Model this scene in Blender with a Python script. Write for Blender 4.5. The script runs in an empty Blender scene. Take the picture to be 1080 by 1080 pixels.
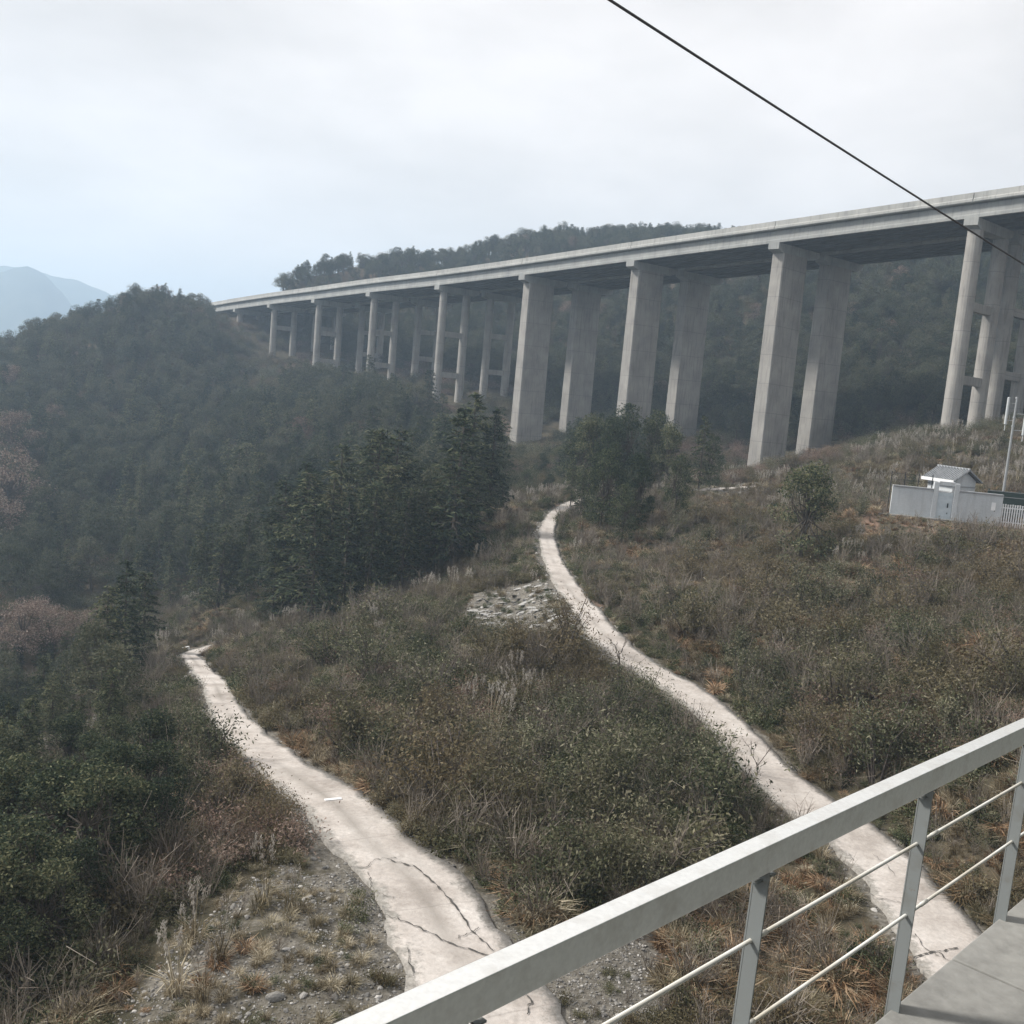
import bpy, math, random
import numpy as np
from mathutils import Matrix, Vector

SC = bpy.context.scene
COL = SC.collection
rng = np.random.default_rng(11)
random.seed(5)
R = math.radians

# ------------------------------------------------------------------ camera, sky, sun, exposure
ROLL, PITCH, FPX = R(5.0), R(7.0), 1080.0
CF = np.array([0.0, math.cos(PITCH), -math.sin(PITCH)])
_R0 = np.array([1.0, 0, 0])
_U0 = np.array([0.0, math.sin(PITCH), math.cos(PITCH)])
CR = math.cos(ROLL) * _R0 + math.sin(ROLL) * _U0
CU = math.cos(ROLL) * _U0 - math.sin(ROLL) * _R0
cam = bpy.data.cameras.new('camera')
cam.sensor_width = 36.0
cam.lens = 36.0
cam.clip_start = 0.05
cam.clip_end = 9000
cam_ob = bpy.data.objects.new('camera', cam)
COL.objects.link(cam_ob)
cam_ob.matrix_world = Matrix(((CR[0], CU[0], -CF[0], 0), (CR[1], CU[1], -CF[1], 0), (CR[2], CU[2], -CF[2], 0), (0, 0, 0, 1)))
SC.camera = cam_ob

SUN_EL, SUN_AZ = R(40), R(-82)          # azimuth from +Y, clockwise
world = bpy.data.worlds.new('World')
SC.world = world
world.use_nodes = True
wn, wl = world.node_tree.nodes, world.node_tree.links
wn.clear()
sky = wn.new('ShaderNodeTexSky')
sky.sky_type = 'NISHITA'
sky.sun_disc = False
sky.sun_elevation = SUN_EL
sky.sun_rotation = SUN_AZ
tc = wn.new('ShaderNodeTexCoord')
mp = wn.new('ShaderNodeMapping')
mp.inputs['Scale'].default_value = (1.0, 1.0, 2.6)
cn = wn.new('ShaderNodeTexNoise')
cn.inputs['Scale'].default_value = 2.3
cn.inputs['Detail'].default_value = 5
cn.inputs['Roughness'].default_value = 0.55
cr = wn.new('ShaderNodeValToRGB')
cr.color_ramp.elements[0].position = 0.36
cr.color_ramp.elements[0].color = (5.0, 4.73, 4.5, 1)
cr.color_ramp.elements[1].position = 0.64
cr.color_ramp.elements[1].color = (6.8, 6.42, 6.18, 1)
mx = wn.new('ShaderNodeMixRGB')
mx.inputs[0].default_value = 0.95
bg = wn.new('ShaderNodeBackground')
bg.inputs['Strength'].default_value = 0.12
wo = wn.new('ShaderNodeOutputWorld')
wl.new(tc.outputs['Generated'], mp.inputs['Vector'])
wl.new(mp.outputs['Vector'], cn.inputs['Vector'])
wl.new(cn.outputs['Fac'], cr.inputs['Fac'])
wl.new(sky.outputs['Color'], mx.inputs[1])
wl.new(cr.outputs['Color'], mx.inputs[2])
wl.new(mx.outputs['Color'], bg.inputs['Color'])
wl.new(bg.outputs['Background'], wo.inputs['Surface'])

sun = bpy.data.lights.new('sun', 'SUN')
sun.energy = 4.3
sun.angle = R(8)
sun.color = (1.0, 0.95, 0.88)
sun_ob = bpy.data.objects.new('sun', sun)
COL.objects.link(sun_ob)
sd = Vector((math.sin(SUN_AZ) * math.cos(SUN_EL), math.cos(SUN_AZ) * math.cos(SUN_EL), math.sin(SUN_EL)))
sun_ob.rotation_euler = sd.to_track_quat('Z', 'Y').to_euler()
sun_ob.location = (-60, 20, 90)

SC.view_settings.view_transform = 'Standard'
SC.view_settings.look = 'None'
SC.view_settings.exposure = 0.5
SC.view_settings.gamma = 1.0
SC.view_settings.use_curve_mapping = False
SC.cycles.use_denoising = True
SC.cycles.max_bounces = 6
SC.cycles.diffuse_bounces = 3
SC.cycles.transmission_bounces = 3
SC.cycles.volume_bounces = 1
SC.cycles.transparent_max_bounces = 6
SC.cycles.use_fast_gi = False
HAZE = 0.00056

# ------------------------------------------------------------------ projection helpers
def ray(px, py):
    return CF + (px - 540) / FPX * CR + (540 - py) / FPX * CU
def at(px, py, Z):
    return Z * ray(px, py)
def proj(p):
    p = np.asarray(p, float)
    z = p @ CF
    zz = np.where(z > 0.1, z, 0.1)
    return 540 + FPX * (p @ CR) / zz, 540 - FPX * (p @ CU) / zz, z
def in_poly(x, y, poly):
    x = np.asarray(x, float); y = np.asarray(y, float)
    c = np.zeros(x.shape, bool)
    n = len(poly)
    for i in range(n):
        x0, y0 = poly[i]; x1, y1 = poly[(i + 1) % n]
        if y0 == y1: continue
        k = ((y0 > y) != (y1 > y)) & (x < (x1 - x0) * (y - y0) / (y1 - y0) + x0)
        c ^= k
    return c
def sstep(a, b, x):
    t = np.clip((x - a) / (b - a), 0, 1)
    return t * t * (3 - 2 * t)
def _h(ix, iy, s):
    n = (ix * 374761393 + iy * 668265263 + s * 982451653) & 0x7fffffff
    n = ((n ^ (n >> 13)) * 1274126177) & 0x7fffffff
    return ((n ^ (n >> 16)) & 0xffff) / 65535.0
def vnoise(x, y, s=0):
    x = np.asarray(x, float); y = np.asarray(y, float)
    ix = np.floor(x).astype(np.int64); iy = np.floor(y).astype(np.int64)
    fx = x - ix; fy = y - iy
    fx = fx * fx * (3 - 2 * fx); fy = fy * fy * (3 - 2 * fy)
    a = _h(ix, iy, s); b = _h(ix + 1, iy, s); c = _h(ix, iy + 1, s); d = _h(ix + 1, iy + 1, s)
    return (a + (b - a) * fx) * (1 - fy) + (c + (d - c) * fx) * fy
def fbm(x, y, o=4, s=0):
    v = 0; a = .5; t = 0
    for i in range(o):
        v = v + a * vnoise(np.asarray(x) * 2 ** i, np.asarray(y) * 2 ** i, s + i); t += a; a *= .5
    return v / t - .5

# ------------------------------------------------------------------ object helpers
def tag(o, label=None, cat=None, group=None, kind=None):
    if label: o['label'] = label
    if cat: o['category'] = cat
    if group: o['group'] = group
    if kind: o['kind'] = kind
    return o
def empty(name, loc):
    o = bpy.data.objects.new(name, None)
    COL.objects.link(o)
    o.location = [float(v) for v in loc]
    o.empty_display_size = 0.3
    return o
class MB:
    """collects polygons with material slots"""
    def __init__(s):
        s.v = []; s.f = []; s.m = []
    def add(s, verts, faces, mi=0):
        b = len(s.v)
        s.v.extend([tuple(map(float, p)) for p in verts])
        s.f.extend([tuple(b + i for i in f) for f in faces])
        s.m.extend([mi] * len(faces))
    def box(s, c, sx, sy, sz, ax=None, mi=0):
        """box centred at c, full sizes along the axes ax (rows)"""
        ax = np.eye(3) if ax is None else np.asarray(ax)
        c = np.asarray(c, float)
        vs = []
        for i in (-.5, .5):
            for j in (-.5, .5):
                for k in (-.5, .5):
                    vs.append(c + ax[0] * sx * i + ax[1] * sy * j + ax[2] * sz * k)
        s.add(vs, [(0, 1, 3, 2), (4, 6, 7, 5), (0, 4, 5, 1), (2, 3, 7, 6), (0, 2, 6, 4), (1, 5, 7, 3)], mi)
    def tube(s, pts, rad, n=8, mi=0, cap=True):
        pts = [np.asarray(p, float) for p in pts]
        rad = [rad] * len(pts) if np.isscalar(rad) else rad
        vs = []; up0 = None
        for i, p in enumerate(pts):
            d = pts[min(i + 1, len(pts) - 1)] - pts[max(i - 1, 0)]
            d = d / (np.linalg.norm(d) + 1e-9)
            if up0 is None:
                h = np.array([0, 0, 1.0]) if abs(d[2]) < .9 else np.array([1.0, 0, 0])
                up0 = np.cross(d, h)
            u = up0 - d * (up0 @ d); u /= np.linalg.norm(u) + 1e-9; up0 = u
            w = np.cross(d, u)
            for k in range(n):
                a = 2 * math.pi * k / n
                vs.append(p + rad[i] * (math.cos(a) * u + math.sin(a) * w))
        fs = []
        for i in range(len(pts) - 1):
            for k in range(n):
                fs.append((i * n + k, i * n + (k + 1) % n, (i + 1) * n + (k + 1) % n, (i + 1) * n + k))
        if cap:
            fs.append(tuple(range(n - 1, -1, -1)))
            fs.append(tuple((len(pts) - 1) * n + k for k in range(n)))
        s.add(vs, fs, mi)
    def sweep(s, rings, mi=0, closed=True):
        """rings: list of equal-length lists of points (closed profile)"""
        n = len(rings[0]); vs = [p for r in rings for p in r]; fs = []
        for i in range(len(rings) - 1):
            for k in range(n if closed else n - 1):
                fs.append((i * n + k, i * n + (k + 1) % n, (i + 1) * n + (k + 1) % n, (i + 1) * n + k))
        if closed:
            fs.append(tuple(range(n - 1, -1, -1)))
            fs.append(tuple((len(rings) - 1) * n + k for k in range(n)))
        s.add(vs, fs, mi)
    def mesh(s, name, mats, smooth=False):
        me = bpy.data.meshes.new(name)
        me.from_pydata(s.v, [], s.f)
        for m in mats: me.materials.append(m)
        me.polygons.foreach_set('material_index', s.m)
        if smooth: me.polygons.foreach_set('use_smooth', [True] * len(s.f))
        me.update()
        return me
    def build(s, name, mats, parent=None, smooth=False, bevel=0, origin=None):
        if not isinstance(mats, (list, tuple)): mats = [mats]
        if origin is None and parent is not None: origin = parent_world(parent)
        off = np.array(origin if origin is not None else (0, 0, 0), float)
        s.v = [tuple(np.array(p) - off) for p in s.v]
        me = s.mesh(name, mats, smooth)
        o = bpy.data.objects.new(name, me)
        COL.objects.link(o)
        if parent is not None: o.parent = parent
        elif origin is not None: o.location = off
        if bevel:
            b = o.modifiers.new('bevel', 'BEVEL'); b.width = bevel; b.segments = 2; b.limit_method = 'ANGLE'
        return o
def parent_world(p):
    l = np.zeros(3)
    while p is not None:
        l = l + np.array(p.location); p = p.parent
    return l
def np_mesh(name, verts, faces, mats, mi=None, smooth=False):
    """verts (N,3), faces (M,4) or (M,3) arrays"""
    me = bpy.data.meshes.new(name)
    nv, nf, k = len(verts), len(faces), faces.shape[1]
    me.vertices.add(nv); me.vertices.foreach_set('co', np.ascontiguousarray(verts, np.float32).ravel())
    me.loops.add(nf * k); me.loops.foreach_set('vertex_index', np.ascontiguousarray(faces, np.int32).ravel())
    me.polygons.add(nf)
    me.polygons.foreach_set('loop_start', np.arange(0, nf * k, k, dtype=np.int32))
    me.polygons.foreach_set('loop_total', np.full(nf, k, np.int32))
    for m in mats: me.materials.append(m)
    if mi is not None: me.polygons.foreach_set('material_index', np.ascontiguousarray(mi, np.int32))
    me.polygons.foreach_set('use_smooth', np.full(nf, bool(smooth)))
    me.update(calc_edges=True)
    me.validate()
    return me

# ------------------------------------------------------------------ materials
class NT:
    def __init__(s, name):
        s.m = bpy.data.materials.new(name); s.m.use_nodes = True
        s.n = s.m.node_tree.nodes; s.l = s.m.node_tree.links
        s.b = s.n['Principled BSDF']
    def new(s, t, **kw):
        x = s.n.new(t)
        for k, v in kw.items():
            if k in x.inputs: x.inputs[k].default_value = v
            else: setattr(x, k, v)
        return x
    def link(s, a, b): s.l.new(a, b)
    def noise(s, scale, detail=4, rough=.55, vec=None, coord='Object', stretch=None):
        t = s.new('ShaderNodeTexNoise'); t.inputs['Scale'].default_value = scale
        t.inputs['Detail'].default_value = detail; t.inputs['Roughness'].default_value = rough
        if vec is None:
            vec = s.new('ShaderNodeTexCoord').outputs[coord]
        if stretch:
            m = s.new('ShaderNodeMapping'); m.inputs['Scale'].default_value = stretch
            s.link(vec, m.inputs['Vector']); vec = m.outputs['Vector']
        s.link(vec, t.inputs['Vector'])
        return t.outputs['Fac']
    def ramp(s, fac, stops):
        r = s.new('ShaderNodeValToRGB'); e = r.color_ramp.elements
        while len(e) < len(stops): e.new(.5)
        for q, (p, c) in zip(e, stops):
            q.position = p; q.color = (*c, 1)
        s.link(fac, r.inputs['Fac'])
        return r.outputs['Color']
    def mix(s, fac, a, b, typ='MIX'):
        m = s.new('ShaderNodeMixRGB'); m.blend_type = typ
        for i, v in ((0, fac), (1, a), (2, b)):
            if isinstance(v, (int, float)): m.inputs[i].default_value = v
            elif isinstance(v, tuple): m.inputs[i].default_value = (*v, 1)
            else: s.link(v, m.inputs[i])
        return m.outputs[0]
    def math(s, op, a, b=0.0):
        m = s.new('ShaderNodeMath'); m.operation = op
        for i, v in ((0, a), (1, b)):
            if isinstance(v, (int, float)): m.inputs[i].default_value = v
            else: s.link(v, m.inputs[i])
        return m.outputs[0]
    def bump(s, h, strength=.4, dist=.05):
        b = s.new('ShaderNodeBump'); b.inputs['Strength'].default_value = strength; b.inputs['Distance'].default_value = dist
        s.link(h, b.inputs['Height']); s.link(b.outputs['Normal'], s.b.inputs['Normal'])
    def done(s, col, rough=.85, spec=.2, metal=0):
        if isinstance(col, tuple): s.b.inputs['Base Color'].default_value = (*col, 1)
        else: s.link(col, s.b.inputs['Base Color'])
        s.b.inputs['Roughness'].default_value = rough
        s.b.inputs['Specular IOR Level'].default_value = spec
        s.b.inputs['Metallic'].default_value = metal
        return s.m

def leaf_mat(name, cols, patch=None, patch_scale=.12, transl=.25):
    """foliage: tint varies from plant to plant and from leaf to leaf; most palettes end in a painted sunlit glint"""
    t = NT(name)
    oi = t.new('ShaderNodeObjectInfo')
    geo = t.new('ShaderNodeNewGeometry')
    nz = t.noise(2.2, 2, vec=geo.outputs['Position'])
    f = t.math('ADD', t.math('MULTIPLY', oi.outputs['Random'], .55), t.math('MULTIPLY', nz, .45))
    f = t.math('ADD', f, t.math('MULTIPLY', t.math('SUBTRACT', geo.outputs['Random Per Island'], .5), .8))
    n = len(cols)
    c = t.ramp(f, [(.12 + .76 * i / max(1, n - 1), k) for i, k in enumerate(cols)])
    if patch:
        pz = t.noise(patch_scale, 3, vec=oi.outputs['Location'])
        pf = t.ramp(pz, [(.47, (0, 0, 0)), (.6, (1, 1, 1))])
        c = t.mix(pf, c, t.mix(.6, c, patch))
    t.done(c, .75, .15)
    if transl:
        tr = t.new('ShaderNodeBsdfTranslucent'); t.link(c, tr.inputs['Color'])
        ms = t.new('ShaderNodeMixShader'); ms.inputs[0].default_value = transl
        t.link(t.b.outputs[0], ms.inputs[1]); t.link(tr.outputs[0], ms.inputs[2])
        t.link(ms.outputs[0], t.n['Material Output'].inputs['Surface'])
    return t.m

def concrete(name, c0, c1, joints=0.0, stain=.3):
    t = NT(name)
    co = t.new('ShaderNodeTexCoord').outputs['Object']
    geo = t.new('ShaderNodeNewGeometry').outputs['Position']
    a = t.noise(.35, 5, vec=geo)
    b = t.noise(1.2, 6, .65, vec=geo, stretch=(2.5, 2.5, .22))
    c = t.ramp(a, [(.3, c0), (.7, c1)])
    c = t.mix(t.ramp(b, [(.5, (0, 0, 0)), (.75, (stain, stain, stain))]), c, tuple(x * .55 for x in c0))
    fine = t.noise(14, 3, vec=geo)
    c = t.mix(.18, c, t.ramp(fine, [(.3, (.1, .1, .1)), (.7, (.6, .6, .6))]), 'OVERLAY')
    if joints:
        sp = t.new('ShaderNodeSeparateXYZ'); t.link(geo, sp.inputs[0])
        z = t.math('ADD', sp.outputs['Z'], t.math('MULTIPLY', t.noise(.02, 1, vec=geo), 2.0))
        fr = t.math('FRACT', t.math('DIVIDE', z, joints))
        ln = t.math('LESS_THAN', fr, .018)
        c = t.mix(t.math('MULTIPLY', ln, .45), c, tuple(x * .45 for x in c0))
    t.bump(fine, .25, .02)
    return t.done(c, .9, .2)

M = {}
M['deck'] = concrete('weathered deck concrete', (.26, .268, .264), (.37, .375, .36), stain=.65)
M['parapet'] = concrete('parapet concrete', (.31, .315, .305), (.43, .43, .41), stain=.7)
M['pier'] = concrete('pier concrete', (.25, .24, .225), (.36, .345, .32), joints=4.5, stain=.75)
M['girder'] = concrete('shade-darkened girder concrete', (.13, .135, .135), (.19, .195, .19), stain=.3)  # darker copy of the deck tone; under-deck shade put into the colour
M['walkway'] = concrete('walkway concrete', (.21, .21, .20), (.30, .297, .28), stain=.6)
M['whitewash'] = concrete('whitewashed wall', (.46, .485, .50), (.58, .60, .61), stain=.4)
M['coping'] = concrete('grey coping', (.28, .29, .30), (.36, .37, .38), stain=.3)
t = NT('dark gate gap'); M['dark'] = t.done((.03, .032, .035), .8)
t = NT('painted steel gate'); M['gate'] = t.done(t.ramp(t.noise(3, 4), [(.3, (.42, .48, .52)), (.7, (.52, .57, .6))]), .5, .4)
t = NT('white fascia'); M['white'] = t.done(t.ramp(t.noise(2, 4), [(.3, (.66, .67, .68)), (.7, (.8, .8, .8))]), .6)
t = NT('grey roof tile')
w = t.new('ShaderNodeTexWave'); w.inputs['Scale'].default_value = 2.3; w.inputs['Distortion'].default_value = .6
t.link(t.new('ShaderNodeTexCoord').outputs['Object'], w.inputs['Vector'])
M['tile'] = t.done(t.mix(.6, t.ramp(t.noise(2.5, 5), [(.3, (.22, .235, .25)), (.7, (.36, .375, .39))]), w.outputs['Color'], 'MULTIPLY'), .8)
t = NT('galvanised steel rail')
nz = t.noise(9, 5, .6, stretch=(1, 1, 1)); n2 = t.noise(60, 2)
t.bump(n2, .06, .004)
M['steel'] = t.done(t.mix(t.ramp(nz, [(.5, (0, 0, 0)), (.72, (.5, .5, .5))]), t.ramp(n2, [(.3, (.80, .80, .775)), (.7, (.90, .90, .87))]), (.58, .55, .50)), .33, .5, .7)
t = NT('grey painted post')
M['post'] = t.done(t.mix(t.ramp(t.noise(11, 7, .75), [(.62, (0, 0, 0)), (.7, (.8, .8, .8))]), t.mix(t.ramp(t.noise(6, 5, .6), [(.52, (0, 0, 0)), (.7, (.6, .6, .6))]), (.20, .215, .215), (.15, .145, .13)), (.15, .085, .05)), .55, .4, .1)
t = NT('pale rod'); M['rod'] = t.done(t.ramp(t.noise(4, 4), [(.35, (.5, .47, .4)), (.6, (.66, .66, .63))]), .4, .5, .2)
t = NT('cable'); M['cable'] = t.done((.07, .07, .075), .6)
t = NT('galvanised pole'); M['pole'] = t.done(t.ramp(t.noise(3, 3), [(.3, (.27, .285, .29)), (.7, (.36, .37, .375))]), .45, .5, .3)
t = NT('antenna plastic'); M['antenna'] = t.done(t.ramp(t.noise(2, 3), [(.3, (.42, .45, .46)), (.7, (.52, .54, .55))]), .5)
t = NT('dark green metal'); M['greenmetal'] = t.done(t.ramp(t.noise(1.5, 4), [(.3, (.03, .05, .045)), (.7, (.055, .075, .065))]), .6)
t = NT('bark'); M['bark'] = t.done(t.ramp(t.noise(5, 5, .6, stretch=(1, 1, .25)), [(.3, (.045, .038, .03)), (.7, (.11, .095, .08))]), .95)
t = NT('grey twig'); M['twig'] = t.done(t.ramp(t.noise(5, 4), [(.3, (.06, .05, .045)), (.7, (.14, .12, .105))]), .95)
M['drytwig'] = leaf_mat('dry stems', [(.09, .075, .06), (.16, .135, .11), (.24, .21, .175)], transl=0)
M['conifer'] = leaf_mat('conifer needles', [(.014, .024, .014), (.034, .050, .028), (.066, .082, .042), (.17, .17, .095)])  # pale last tone paints sunlit crowns into the needles
M['broad'] = leaf_mat('broadleaf foliage', [(.026, .034, .02), (.052, .062, .036), (.078, .086, .052), (.13, .125, .085)])
M['shrub'] = leaf_mat('shrub leaves', [(.026, .034, .018), (.062, .072, .036), (.105, .11, .062), (.22, .21, .145)], patch=(.15, .105, .06))
M['russet'] = leaf_mat('dry russet leaves', [(.09, .06, .045), (.16, .105, .08), (.23, .165, .13), (.31, .24, .195)])
M['pink'] = leaf_mat('pinkish reflection leaves', [(.10, .07, .055), (.18, .13, .105), (.27, .21, .175), (.36, .30, .26)])  # tone of a window reflection, painted onto added trees
M['fern'] = leaf_mat('dry bracken', [(.07, .04, .022), (.17, .10, .055), (.28, .18, .105), (.50, .37, .25)], patch=(.085, .09, .05))
M['drygrass'] = leaf_mat('dry grass blades', [(.08, .062, .036), (.20, .16, .10), (.33, .28, .19), (.58, .52, .40)], patch=(.12, .12, .065))
M['herb'] = leaf_mat('green herbs', [(.026, .036, .016), (.062, .076, .034), (.10, .115, .058), (.22, .215, .14)], patch=(.12, .085, .05))
M['plume'] = leaf_mat('pale grass plumes', [(.22, .195, .165), (.33, .30, .26), (.45, .42, .38)], transl=.35)
t = NT('grey stone')
oi = t.new('ShaderNodeObjectInfo')
M['stone'] = t.done(t.mix(.4, t.ramp(oi.outputs['Random'], [(.1, (.085, .08, .072)), (.6, (.21, .2, .18)), (.93, (.52, .50, .47))]), t.ramp(t.noise(6, 4), [(.3, (.1, .1, .1)), (.7, (.3, .29, .28))])), .9)

# road concrete: pale, with worn wheel tracks and muddy edges read from the ribbon's own coordinates
t = NT('pale village road concrete')
uv = t.new('ShaderNodeUVMap').outputs['UV']
sp = t.new('ShaderNodeSeparateXYZ'); t.link(uv, sp.inputs[0])
geo = t.new('ShaderNodeNewGeometry').outputs['Position']
base = t.ramp(t.noise(.5, 6, .6, vec=geo), [(.28, (.28, .25, .225)), (.5, (.43, .395, .365)), (.75, (.54, .51, .48))])
grit = t.noise(7, 5, .7, vec=geo)
base = t.mix(.35, base, t.ramp(grit, [(.3, (.25, .25, .25)), (.7, (.72, .72, .72))]), 'OVERLAY')
edge = t.math('ABSOLUTE', t.math('SUBTRACT', sp.outputs['X'], .5))
edge = t.math('ADD', edge, t.math('MULTIPLY', t.math('SUBTRACT', t.noise(1.6, 7, .8, vec=geo), .5), .62))
dirt = t.ramp(edge, [(.35, (0, 0, 0)), (.43, (1, 1, 1))])
base = t.mix(dirt, base, t.ramp(grit, [(.3, (.16, .15, .135)), (.7, (.34, .325, .30))]))
cen = t.math('SUBTRACT', 1.0, t.math('MULTIPLY', t.math('ABSOLUTE', t.math('SUBTRACT', sp.outputs['X'], .47)), 7.0))
cen = t.math('MULTIPLY', t.math('MAXIMUM', cen, 0.0), t.ramp(t.noise(.11, 3, vec=geo), [(.45, (.1, .1, .1)), (.62, (1, 1, 1))]))
base = t.mix(t.math('MULTIPLY', cen, t.math('ADD', .15, t.math('MULTIPLY', grit, .9))), base, (.17, .155, .135))
mud = t.ramp(t.noise(.16, 5, .65, vec=geo), [(.55, (0, 0, 0)), (.68, (.7, .7, .7))])
base = t.mix(mud, base, (.30, .275, .25))
jf = t.math('FRACT', t.math('ADD', t.math('MULTIPLY', sp.outputs['Y'], .6), t.math('MULTIPLY', t.noise(.7, 3, vec=geo), .05)))
base = t.mix(t.math('MULTIPLY', t.math('LESS_THAN', jf, .012), .22), base, (.12, .11, .10))
blot = t.ramp(t.noise(1.9, 6, .7, vec=geo), [(.55, (0, 0, 0)), (.72, (.55, .55, .55))])
base = t.mix(blot, base, (.23, .205, .18))
t.bump(grit, .5, .05)
M['road'] = t.done(base, .92, .15)
t = NT('crack'); M['crack'] = t.done(t.ramp(t.noise(3, 3), [(.3, (.05, .048, .045)), (.7, (.12, .115, .105))]), 1, 0)

# ground: brown soil, leaf litter, gravel where the zone attribute says so
t = NT('hillside ground')
geo = t.new('ShaderNodeNewGeometry').outputs['Position']
za = t.new('ShaderNodeAttribute'); za.attribute_name = 'zone'
zs = t.new('ShaderNodeSeparateColor'); t.link(za.outputs['Color'], zs.inputs[0])
big = t.noise(.05, 6, .6, vec=geo); mid = t.noise(.9, 6, .65, vec=geo); fin = t.noise(6, 5, .7, vec=geo)
soil = t.ramp(mid, [(.25, (.035, .036, .024)), (.5, (.07, .062, .042)), (.75, (.125, .105, .075))])
soil = t.mix(t.ramp(big, [(.42, (0, 0, 0)), (.6, (.6, .6, .6))]), soil, t.ramp(fin, [(.3, (.06, .04, .027)), (.7, (.15, .10, .07))]))
grav = t.ramp(fin, [(.25, (.075, .068, .055)), (.5, (.145, .134, .115)), (.72, (.26, .245, .215))])
gf = t.math('ADD', zs.outputs[0], t.math('MULTIPLY', t.math('SUBTRACT', mid, .5), 1.3))
gfm = t.ramp(gf, [(.42, (0, 0, 0)), (.62, (1, 1, 1))])
c = t.mix(gfm, soil, grav)
red = t.ramp(fin, [(.3, (.13, .085, .062)), (.7, (.24, .165, .125))])
rf = t.math('ADD', zs.outputs[1], t.math('MULTIPLY', t.math('SUBTRACT', mid, .5), 1.0))
c = t.mix(t.ramp(rf, [(.45, (0, 0, 0)), (.65, (1, 1, 1))]), c, red)
t.bump(fin, .8, .12)
M['ground'] = t.done(c, .97, .1)
t = NT('far forested mountain')
geo = t.new('ShaderNodeNewGeometry').outputs['Position']
M['mountain'] = t.done(t.ramp(t.noise(.012, 6, .65, vec=geo), [(.3, (.03, .042, .03)), (.7, (.09, .10, .07))]), 1, 0)

# ------------------------------------------------------------------ terrain
KP = []                                                   # control points (x, y, z)
def k(*rows):
    for px, py, Z in rows: KP.append(at(px, py, Z))
def kw(*rows):
    for p in rows: KP.append(np.array(p, float))
ROAD_A = [(640, 1230, 19.5), (520, 1075, 24.2), (450, 950, 29.3), (390, 890, 32.8), (356, 850, 36.2), (310, 818, 39.8), (265, 782, 44.8), (240, 750, 51), (226, 720, 60), (208, 701, 70), (200, 691, 78), (226, 684, 84), (270, 678, 88)]
ROAD_B = [(1150, 1200, 21.5), (1045, 1060, 26.5), (965, 960, 31.4), (897, 885, 36), (832, 840, 39.3), (777, 780, 44.5), (726, 733, 49.6), (650, 684, 55.6), (612, 636, 63.5), (591, 606, 71.5), (577, 565, 87), (585, 544, 98), (612, 529, 106), (670, 523, 109), (740, 518, 112), (810, 512, 116)]
for q in ROAD_A[1:12]: KP.append(at(*q))
for q in ROAD_B[1:]: KP.append(at(*q))
# between the roads
k((600, 940, 29.5), (650, 1000, 27.8), (720, 960, 30.5), (600, 800, 40), (700, 850, 37), (500, 700, 53), (580, 700, 53.5), (450, 750, 46.5), (400, 700, 56),
  (300, 690, 67), (330, 660, 81), (250, 640, 98), (480, 630, 69), (545, 640, 66), (560, 590, 80), (520, 540, 108), (450, 560, 115), (380, 580, 127), (420, 640, 84), (520, 830, 37.5), (450, 820, 39))
# right slope up to the walled hut and the viaduct
k((700, 600, 75), (800, 600, 72), (650, 590, 80), (800, 680, 55), (740, 660, 58), (900, 800, 40), (1000, 900, 32.5), (1070, 850, 33), (1070, 700, 44), (980, 740, 43), (1070, 620, 60), (1000, 600, 64.5),
  (930, 545, 78.5), (995, 549, 78.5), (1060, 557, 77.5), (900, 640, 60), (860, 560, 80), (860, 520, 100), (980, 480, 110), (1075, 500, 100), (880, 480, 132), (1008, 457, 134), (1080, 447, 134),
  (800, 505, 153), (845, 500, 160), (720, 520, 119), (655, 520, 116), (655, 482, 177), (548, 481, 200), (530, 485, 180), (460, 480, 180), (462, 431, 225), (391, 417, 247), (330, 408, 268), (283, 388, 290))
# left bank and valley
k((300, 960, 28), (200, 1000, 26.5), (380, 1060, 24), (330, 1000, 26), (250, 900, 31.5), (100, 1075, 25), (260, 860, 36), (220, 830, 41), (190, 780, 50), (175, 740, 60), (165, 710, 72))
kw((-27, 25, -22), (-40, 40, -29), (-42, 70, -32), (-27, 58, -25.5), (-60, 20, -30), (-70, 100, -34), (-30, 90, -28.5), (-20, 38, -19.5), (-100, 60, -32), (-40, 5, -22), (-30, -20, -18),
   (0, 0, -15.2), (0, -40, -14), (40, 0, -12.5), (-10, 12, -15.5), (25, 15, -14.2), (60, 30, -8), (90, 60, -4), (120, 100, 2), (60, -60, -8))
k((180, 640, 128), (100, 600, 148), (0, 620, 142), (200, 600, 140), (0, 550, 172), (0, 450, 226), (100, 450, 232), (200, 450, 236), (200, 550, 172), (300, 500, 190), (300, 560, 145), (300, 420, 248), (400, 450, 195), (400, 510, 158), (280, 397, 280))
k((228, 352, 300), (247, 359, 308), (265, 368, 300), (180, 322, 300), (140, 330, 300), (100, 342, 290), (50, 365, 280), (0, 388, 275), (-60, 410, 270), (100, 390, 262), (180, 380, 268), (220, 400, 272))
kw((-160, 390, -18), (-220, 360, -30), (-300, 300, -40), (-120, 420, -5), (-200, 240, -28), (-150, 150, -30), (-90, 360, 12), (-70, 400, 10))
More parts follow.
